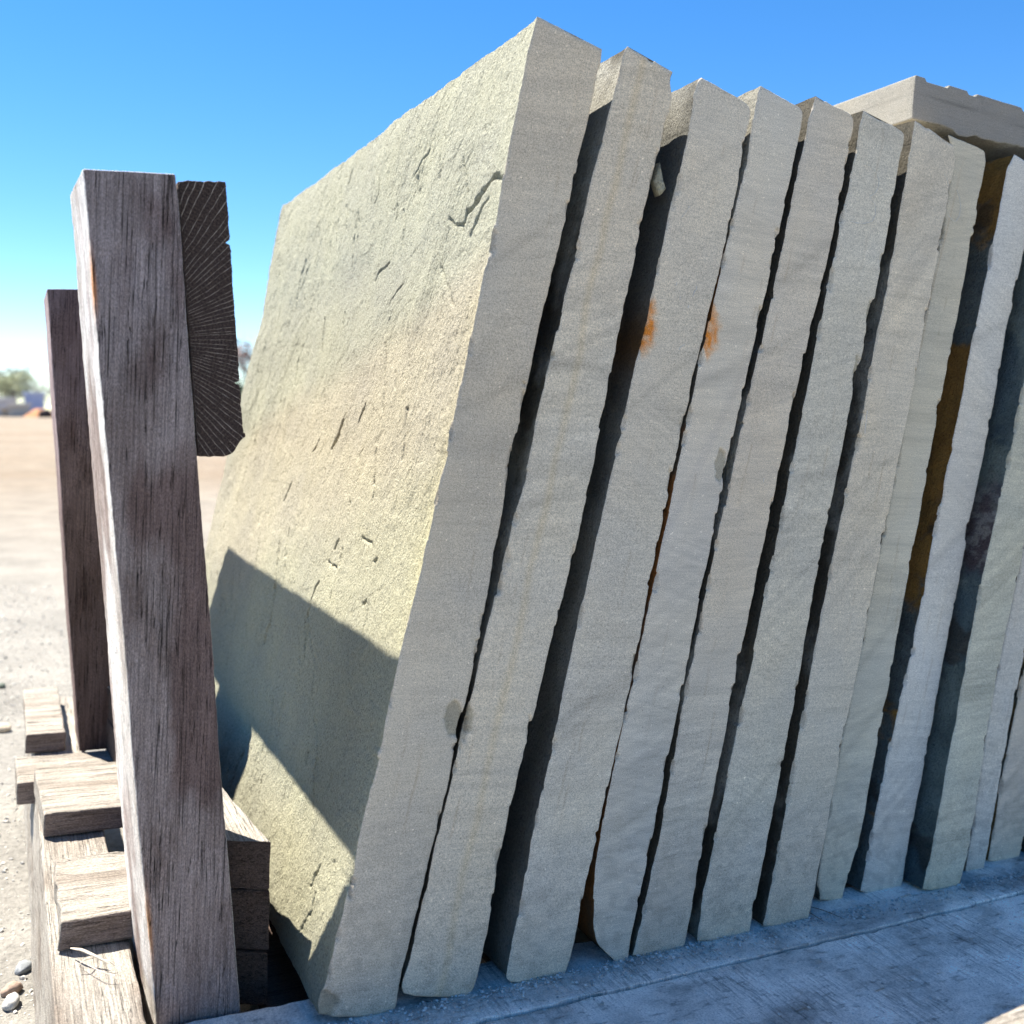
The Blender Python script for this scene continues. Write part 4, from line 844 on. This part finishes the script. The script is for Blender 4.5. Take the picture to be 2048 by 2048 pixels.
# ------------------------------------------------------------------ debris, fibres, pebbles
def ico():
    p = (1 + 5 ** .5) / 2; v = np.array([(-1, p, 0), (1, p, 0), (-1, -p, 0), (1, -p, 0), (0, -1, p), (0, 1, p), (0, -1, -p), (0, 1, -p), (p, 0, -1), (p, 0, 1), (-p, 0, -1), (-p, 0, 1)], float)
    v /= np.linalg.norm(v[0])
    f = np.array([(0, 11, 5), (0, 5, 1), (0, 1, 7), (0, 7, 10), (0, 10, 11), (1, 5, 9), (5, 11, 4), (11, 10, 2), (10, 7, 6), (7, 1, 8), (3, 9, 4), (3, 4, 2), (3, 2, 6), (3, 6, 8), (3, 8, 9), (4, 9, 5), (2, 4, 11), (6, 2, 10), (8, 6, 7), (9, 8, 1)])
    return v, f
def subdiv(v, f):
    V = list(map(tuple, v)); ch = {}; out = []
    def mid(a_, b_):
        k_ = (min(a_, b_), max(a_, b_))
        if k_ not in ch: q = np.array(V[a_]) + np.array(V[b_]); q = q / np.linalg.norm(q); V.append(tuple(q)); ch[k_] = len(V) - 1
        return ch[k_]
    for a_, b_, c_ in f:
        x, y, z = mid(a_, b_), mid(b_, c_), mid(c_, a_); out += [(a_, x, z), (b_, y, x), (c_, z, y), (x, y, z)]
    return np.array(V), np.array(out)
iv, if_ = ico()
iv2, if2 = subdiv(*subdiv(iv, if_))
rs = np.random.RandomState(5)
def stones(name, pts, sizes, mt, cols, up=None):
    V = []; Q = []; CC = []; off = 0
    for p, sz, cc in zip(pts, sizes, cols):
        a_ = rs.rand(3) * 6.28; ca, sa = np.cos(a_[0]), np.sin(a_[0]); v = iv * (1 + .28 * rs.randn(12, 1)).clip(.6, 1.5) * np.array([1, .55 + .45 * rs.rand(), .4 + .35 * rs.rand()])
        v = v @ np.array([[ca, -sa, 0], [sa, ca, 0], [0, 0, 1]]) * sz + p; V.append(v); Q.append(if_ + off); off += 12; CC.append(np.repeat(cc[None], 12, 0))
    return mesh_raw(name, np.concatenate(V), np.concatenate(Q), [mt], None, np.concatenate(CC), False)
def mat_vc(name, rough=.9):
    mt, t, B, N, L = newmat(name); n1 = noise(N, L, ocoord(N), 180, 4, .7)
    L.new(mul(N, L, vcol(N), ramp(N, L, n1, [(0.3, g3(.7)), (.7, g3(1.25))])), B.inputs['Base Color']); B.inputs['Roughness'].default_value = rough
    bump(N, L, B, [(n1, .5, .002)]); return mt
m_st = mat_vc('gravel_stone')
n = 9000; gx = rs.uniform(-.75, .18, n); gy = 1.0 + 5.5 * rs.rand(n) ** 1.6
sz = .0014 + .0050 * rs.rand(n) ** 6 + .0004 * gy; keep = ~((gx > .03) & (gy < 3.0)); gx, gy, sz = gx[keep], gy[keep], sz[keep]; n = len(gx)
cols = np.array([(.55, .51, .44), (.48, .45, .40), (.60, .56, .48), (.38, .36, .33), (.62, .58, .50)])[rs.randint(0, 5, n)] * (.8 + .4 * rs.rand(n, 1))
gpts = np.stack([gx, gy, ground_h(gx, gy) + sz * .25], -1)
tag(put_world('gravel', stones('gravel', gpts, sz, m_st, cols)), kind='stuff')
def pebble(pxx, pyy, sz, colr, label, sq=(1, .7, .6), nm='pebble', cat='pebble'):
    dr = wdir(pxx, pyy); t_ = HC / -dr[2]
    for _ in range(6): P = dr * t_; t_ *= (HC - ground_h(P[0], P[1])) / (-(dr * t_)[2])
    P = dr * t_; v = iv2 * (1 + .38 * fbm(iv2[:, 0] * 1.3 + pxx, iv2[:, 1] * 1.3, iv2[:, 2] * 1.3, 4, 4, .6))[:, None] * np.array(sq) * sz
    a_ = pxx * .37; v = v @ np.array([[math.cos(a_), -math.sin(a_), 0], [math.sin(a_), math.cos(a_), 0], [0, 0, 1]])
    v[:, 2] += sz * sq[2] * .6
    o = put_world(nm, mesh_raw(nm, v, if2, [m_st], None, np.repeat(np.array(colr)[None], len(v), 0)), (P[0], P[1], float(ground_h(P[0], P[1])))); tag(o, label, cat); return o
pebble(8, 1462, .026, (.62, .50, .36), 'smooth tan pebble at the left edge on the pale gravel')
pebble(48, 1940, .020, (.26, .27, .27), 'dark grey stone lying beside the timber runner', (1.1, .7, .5))
pebble(24, 1985, .018, (.33, .23, .17), 'reddish brown stone above the pale grey one by the lower left corner')
pebble(22, 2012, .019, (.48, .46, .42), 'pale grey angular stone at the lower left corner')
pebble(4, 1375, .018, (.10, .12, .09), 'dark clod at the left edge of the yard')
# crumbs on the deck, along the feet of the slabs
n = 5200; x = rs.uniform(.35, 2.4, n); y = 1.305 - np.abs(rs.randn(n)) * .030 - .002; far_ = rs.rand(n) < .10; y[far_] = rs.uniform(1.0, 1.29, far_.sum())
sz = .0007 + .0030 * rs.rand(n) ** 5; cols = np.array([(.55, .55, .53), (.34, .34, .33), (.68, .66, .62)])[rs.randint(0, 3, n)]
me = stones('stone_crumbs', np.stack([x, y, np.full(n, -.8415)], -1), sz, m_st, cols); o = put_rack('stone_crumbs', me); tag(o, kind='stuff')

def fibre(pts, rad, mt, name, origin, parent=None):
    grids = []
    for P, r0 in zip(pts, rad):
        P = np.array(P, float); s = np.linspace(0, 1, len(P)); t = np.linspace(0, 1, 24); C = np.stack([np.interp(t, s, P[:, i]) for i in range(3)], -1)
        kk = np.hanning(7); kk /= kk.sum(); Cp = np.pad(C, ((3, 3), (0, 0)), mode='reflect', reflect_type='odd'); C = np.stack([np.convolve(Cp[:, i], kk, 'valid') for i in range(3)], -1)
        d = np.gradient(C, axis=0); d /= np.linalg.norm(d, axis=1)[:, None]; u = np.cross(d, [0, 0, 1.]); u /= np.linalg.norm(u, axis=1)[:, None] + 1e-9; v = np.cross(d, u)
        a_ = np.linspace(0, 2 * np.pi, 6); rr = (r0 * np.sin(np.pi * (t * .92 + .06)) ** .5)[:, None, None]
        grids.append((C[:, None] + rr * (u[:, None] * np.cos(a_)[None, :, None] + v[:, None] * np.sin(a_)[None, :, None]) - origin, 0, None))
    me = mesh_from_grids(name, grids, [mt]); return put_rack(name, me, origin, parent)
m_fib = mat_plain('wood_fibre', (.52, .46, .38), .9, .2, 200); m_needle = mat_plain('dry_needle', (.28, .15, .09), .9, .2, 200)
c1 = lambda x, y: (x / 2.76, 1400 + y / 2.76)
def fz(x, y, z): return onZ(*c1(x, y), z)
og = np.array([.11, 1.5, -.79])
o = fibre([[fz(390, 1370, -.782), fz(450, 1378, -.776), fz(520, 1410, -.780), fz(600, 1455, -.789)],
           [fz(430, 1465, -.786), fz(470, 1430, -.778), fz(530, 1425, -.788)], [fz(440, 1440, -.786), fz(560, 1500, -.782), fz(690, 1545, -.792)],
           [fz(520, 1420, -.784), fz(600, 1440, -.782), fz(640, 1470, -.79)]], [.0022, .0010, .0007, .0008], m_fib, 'wood_splinter', og)
tag(o, 'pale frayed wood splinters lying on the runner in front of the ragged board', 'splinter')
for i, (a_, b_) in enumerate((((1590, 1812), (1650, 1845)), ((1600, 1808), (1690, 1838)), ((1520, 1795), (1575, 1838)))):
    P = onZ(*a_, -.8405); Q_ = onZ(*b_, -.8405); mdl = (P + Q_) / 2 + [0, 0, .003]
    o = fibre([[P, mdl, Q_]], [.0008], m_needle, 'dry_needle', P)
    tag(o, ['short reddish dry needle on the dusty deck below the set-back slab', 'long reddish dry needle beside the shorter one on the dusty deck', 'leftmost dry needle on the dusty deck, by the foot of the seventh slab'][i], 'pine needle', 'dry needles on the deck')

# flake wedged in the gap left of the third slab
Pf = [onY(1000 + a_ / 3.22, b_ / 3.22, 1.312) for a_, b_ in ((1030, 1045), (1050, 1160), (1068, 1215), (1045, 1245), (1025, 1262), (1008, 1210), (992, 1165))]
Pf = np.array(Pf); cf = Pf.mean(0); ring = np.vstack([Pf, Pf[:1]])
fr = np.stack([ring * .0 + cf + [0, -.004, 0], ring * .6 + cf * .4 + [0, -.003, 0], ring, ring + [0, .012, 0], ring * 0 + cf + [0, .014, 0]])
me = mesh_from_grids('stone_flake', [(fr - cf, 0, None)], [m_cleft1]); o = put_rack('stone_flake', me, cf)
o.parent = slab_objs[1][0]; o.matrix_parent_inverse = slab_objs[1][0].matrix_world.inverted(); o['label'] = 'loose tan flake on the right side near the top'

# ------------------------------------------------------------------ far background
def wpt(pxx, dist, z=0.0):
    d = wdir(pxx, 818); d = d / np.hypot(d[0], d[1]); return np.array([d[0] * dist, d[1] * dist, z])
def quads(centers, size, tint):
    n = len(centers); a_ = rs.randn(n, 3); a_ /= np.linalg.norm(a_, axis=1)[:, None]; b_ = np.cross(a_, rs.randn(n, 3)); b_ /= np.linalg.norm(b_, axis=1)[:, None]
    s_ = (size * (.6 + .8 * rs.rand(n)))[:, None]; V = np.stack([centers - a_ * s_ - b_ * s_ * .6, centers + a_ * s_ - b_ * s_ * .6, centers + a_ * s_ + b_ * s_ * .6, centers - a_ * s_ + b_ * s_ * .6], 1).reshape(-1, 3)
    return V, np.arange(4 * n).reshape(n, 4), np.repeat(tint, 4, 0)
def limbs(h, spread, nl, seed, twig=0):
    g = []; r_ = np.random.RandomState(seed)
    def tube(P0, P1, r0, r1):
        t = np.linspace(0, 1, 6)[:, None]; C = P0 * (1 - t) + P1 * t; C[1:-1] += r_.randn(4, 3) * np.linalg.norm(P1 - P0) * .03
        d = nrm(P1 - P0); u = nrm(np.cross(d, [.3, .5, .8])); v = np.cross(d, u); a_ = np.linspace(0, 2 * np.pi, 7); rr = (r0 * (1 - t) + r1 * t)[:, None]
        g.append((C[:, None] + rr * (u * np.cos(a_)[:, None] + v * np.sin(a_)[:, None])[None], 0, None))
    top = np.array([0, 0, h * .62]); tube(np.zeros(3), top, h * .028, h * .012)
    ends = []
    for i in range(nl):
        z = h * (.25 + .4 * r_.rand()); a_ = r_.rand() * 6.28; e_ = np.array([np.cos(a_) * spread * (.5 + .5 * r_.rand()), np.sin(a_) * spread * (.5 + .5 * r_.rand()), min(h, z + h * (.2 + .3 * r_.rand()))])
        b0 = np.array([0, 0, z]); tube(b0, e_, h * .010, h * .003); ends.append(e_)
        for q in range(twig):
            t = .4 + .6 * r_.rand(); p0 = b0 * (1 - t) + e_ * t; tube(p0, p0 + r_.randn(3) * h * .09 + [0, 0, h * .08], h * .003, h * .0012)
    return g, ends
m_bark = mat_plain('bark', (.20, .17, .15), .95, .3, 3)
m_leaf = mat_vc('foliage')
def tree(pxx, dist, h, spread, leafcol, nleaf, label, seed, twig=0, group=None):
    base = wpt(pxx, dist); root = bpy.data.objects.new('tree', None); COL.objects.link(root); root.location = base.tolist(); tag(root, label, 'tree', group)
    g, ends = limbs(h, spread, 14, seed, twig); o = put_world('trunk', mesh_from_grids('trunk', g, [m_bark], center=np.array([0, 0, -99.])), (0, 0, 0), root)
    if nleaf:
        r_ = np.random.RandomState(seed + 1); cl = np.array(ends)[r_.randint(0, len(ends), nleaf)] + r_.randn(nleaf, 3) * np.array([spread * .22, spread * .22, h * .09])
        tint = np.array(leafcol) * (.6 + .8 * r_.rand(nleaf, 1)); V, Q, C = quads(cl, h * .022, tint)
        put_world('crown', mesh_raw('crown', V, Q, [m_leaf], None, C, False), (0, 0, 0), root)
TG = 'trees along the far side of the yard'
tl = [(2, 175, 6.2, 2.6, (.25, .29, .24), 1800, 'dark green tree at the far left edge of the horizon', 0),  # far leaf colours are paled and greyed, distance haze put into the colour
      (30, 170, 7.2, 2.4, (.42, .43, .26), 1600, 'yellow-green budding tree on the left horizon', 0),
      (20, 200, 9.3, 3.0, (.24, .24, .2), 700, 'bare hazy tree rising behind the yellow-green one', 6),
      (62, 185, 7.0, 3.4, (.38, .41, .36), 1200, 'pale grey-green tree beside the rear post on the horizon', 5),
      (84, 190, 5.6, 2.6, (.42, .44, .38), 900, 'low hazy tree half hidden by the rear post', 5),
      (494, 150, 9.4, 2.6, (.36, .25, .22), 500, 'reddish bare tree seen between the rail and the first slab', 8),
      (488, 120, 4.2, 1.6, (.05, .08, .04), 2200, 'small dark green bush seen between the rail and the first slab', 0)]
for i, (p_, d_, h_, s_2, lc, nl_, lb, tw) in enumerate(tl): tree(p_, d_, h_ * (.82 if i < 5 else 1), s_2, lc, nl_, lb, 100 + i, tw, TG)
def far_box(name, pxx, dist, w_, d_, h_, col, label, cat, roof=None):
    b0 = wpt(pxx, dist); me_g = []
    root = bpy.data.objects.new(name, None); COL.objects.link(root); root.location = b0.tolist(); tag(root, label, cat)
    for nm, z0, z1, ov, cc in [('wall', 0, h_, 0, col)] + ([('roof', h_ + .003, h_ + .35, .3, roof)] if roof else []):
        cc8 = c8box(-w_ / 2 - ov, w_ / 2 + ov, -ov, d_ + ov, z0, z1)
        gs = [(W, 0, None) for W, f_, s_3 in box_grid(cc8, [w_ + 2 * ov, d_ + 2 * ov, z1 - z0], (1, 1, .5), .02, .01)]
        put_world(nm, mesh_from_grids(nm, gs, [mat_plain(nm, cc, .8, .12, 2)]), (0, 0, 0), root)
    return root
far_box('storage_shed', 5, 160, 3.2, 5, 2.3, (.50, .48, .50), 'low pale grey shed at the far left of the yard', 'shed', (.62, .60, .60))
far_box('trailer', 70, 165, 2.6, 6, 3.2, (.42, .47, .66), 'pale blue trailer far off beside the rear post', 'trailer', (.50, .54, .68))
far_box('stone_crate', 38, 150, 2.6, 2, 1.5, (.42, .40, .37), 'grey stack of stone far off between shed and trailer', 'stone stack', (.58, .55, .52))
far_box('stone_crate', 20, 152, 2.2, 2, .9, (.40, .36, .31), 'low brown stack of stone far off in front of the shed', 'stone stack', (.52, .47, .42))
# heap of orange soil with a dark hollow, and a dark machine bucket beside it
b0 = wpt(80, 140); hx = np.linspace(-1, 1, 40); HX, HY = np.meshgrid(hx, hx, indexing='ij'); rr = np.hypot(HX, HY)
hz = 1.25 * np.clip(1 - rr, 0, 1) ** .8 * (1 + .25 * fbm(HX * 3, HY * 3, 0, 9, 4)) - .02
me = mesh_from_grids('soil_heap', [(np.stack([HX * 2.0, HY * 2.0, hz], -1), 0, None)], [mat_plain('soil', (.46, .21, .09), .95, .25, 2)], center=np.array([0, 0, -9.]))
tag(put_world('soil_heap', me, b0), 'orange-brown heap of soil at the far end of the yard', 'soil heap')
b1 = wpt(90, 134); g = []
pr = np.array([(0, 0), (.2, .85), (1.1, 1.05), (1.6, .5), (1.5, 0), (0, 0)]) - [.8, 0]
pr3 = np.stack([np.stack([pr[:, 0], np.full(6, yv), pr[:, 1]], -1) for yv in (0, .02, 1.4, 1.42)]); pr3[0, :, :] = pr3[1].mean(0); pr3[3, :, :] = pr3[2].mean(0)
tag(put_world('digger_bucket', mesh_from_grids('digger_bucket', [(pr3, 0, None)], [mat_plain('dark_steel', (.05, .03, .025), .6, .2, 5)]), b1), 'dark machine bucket lying before the orange soil heap', 'bucket')
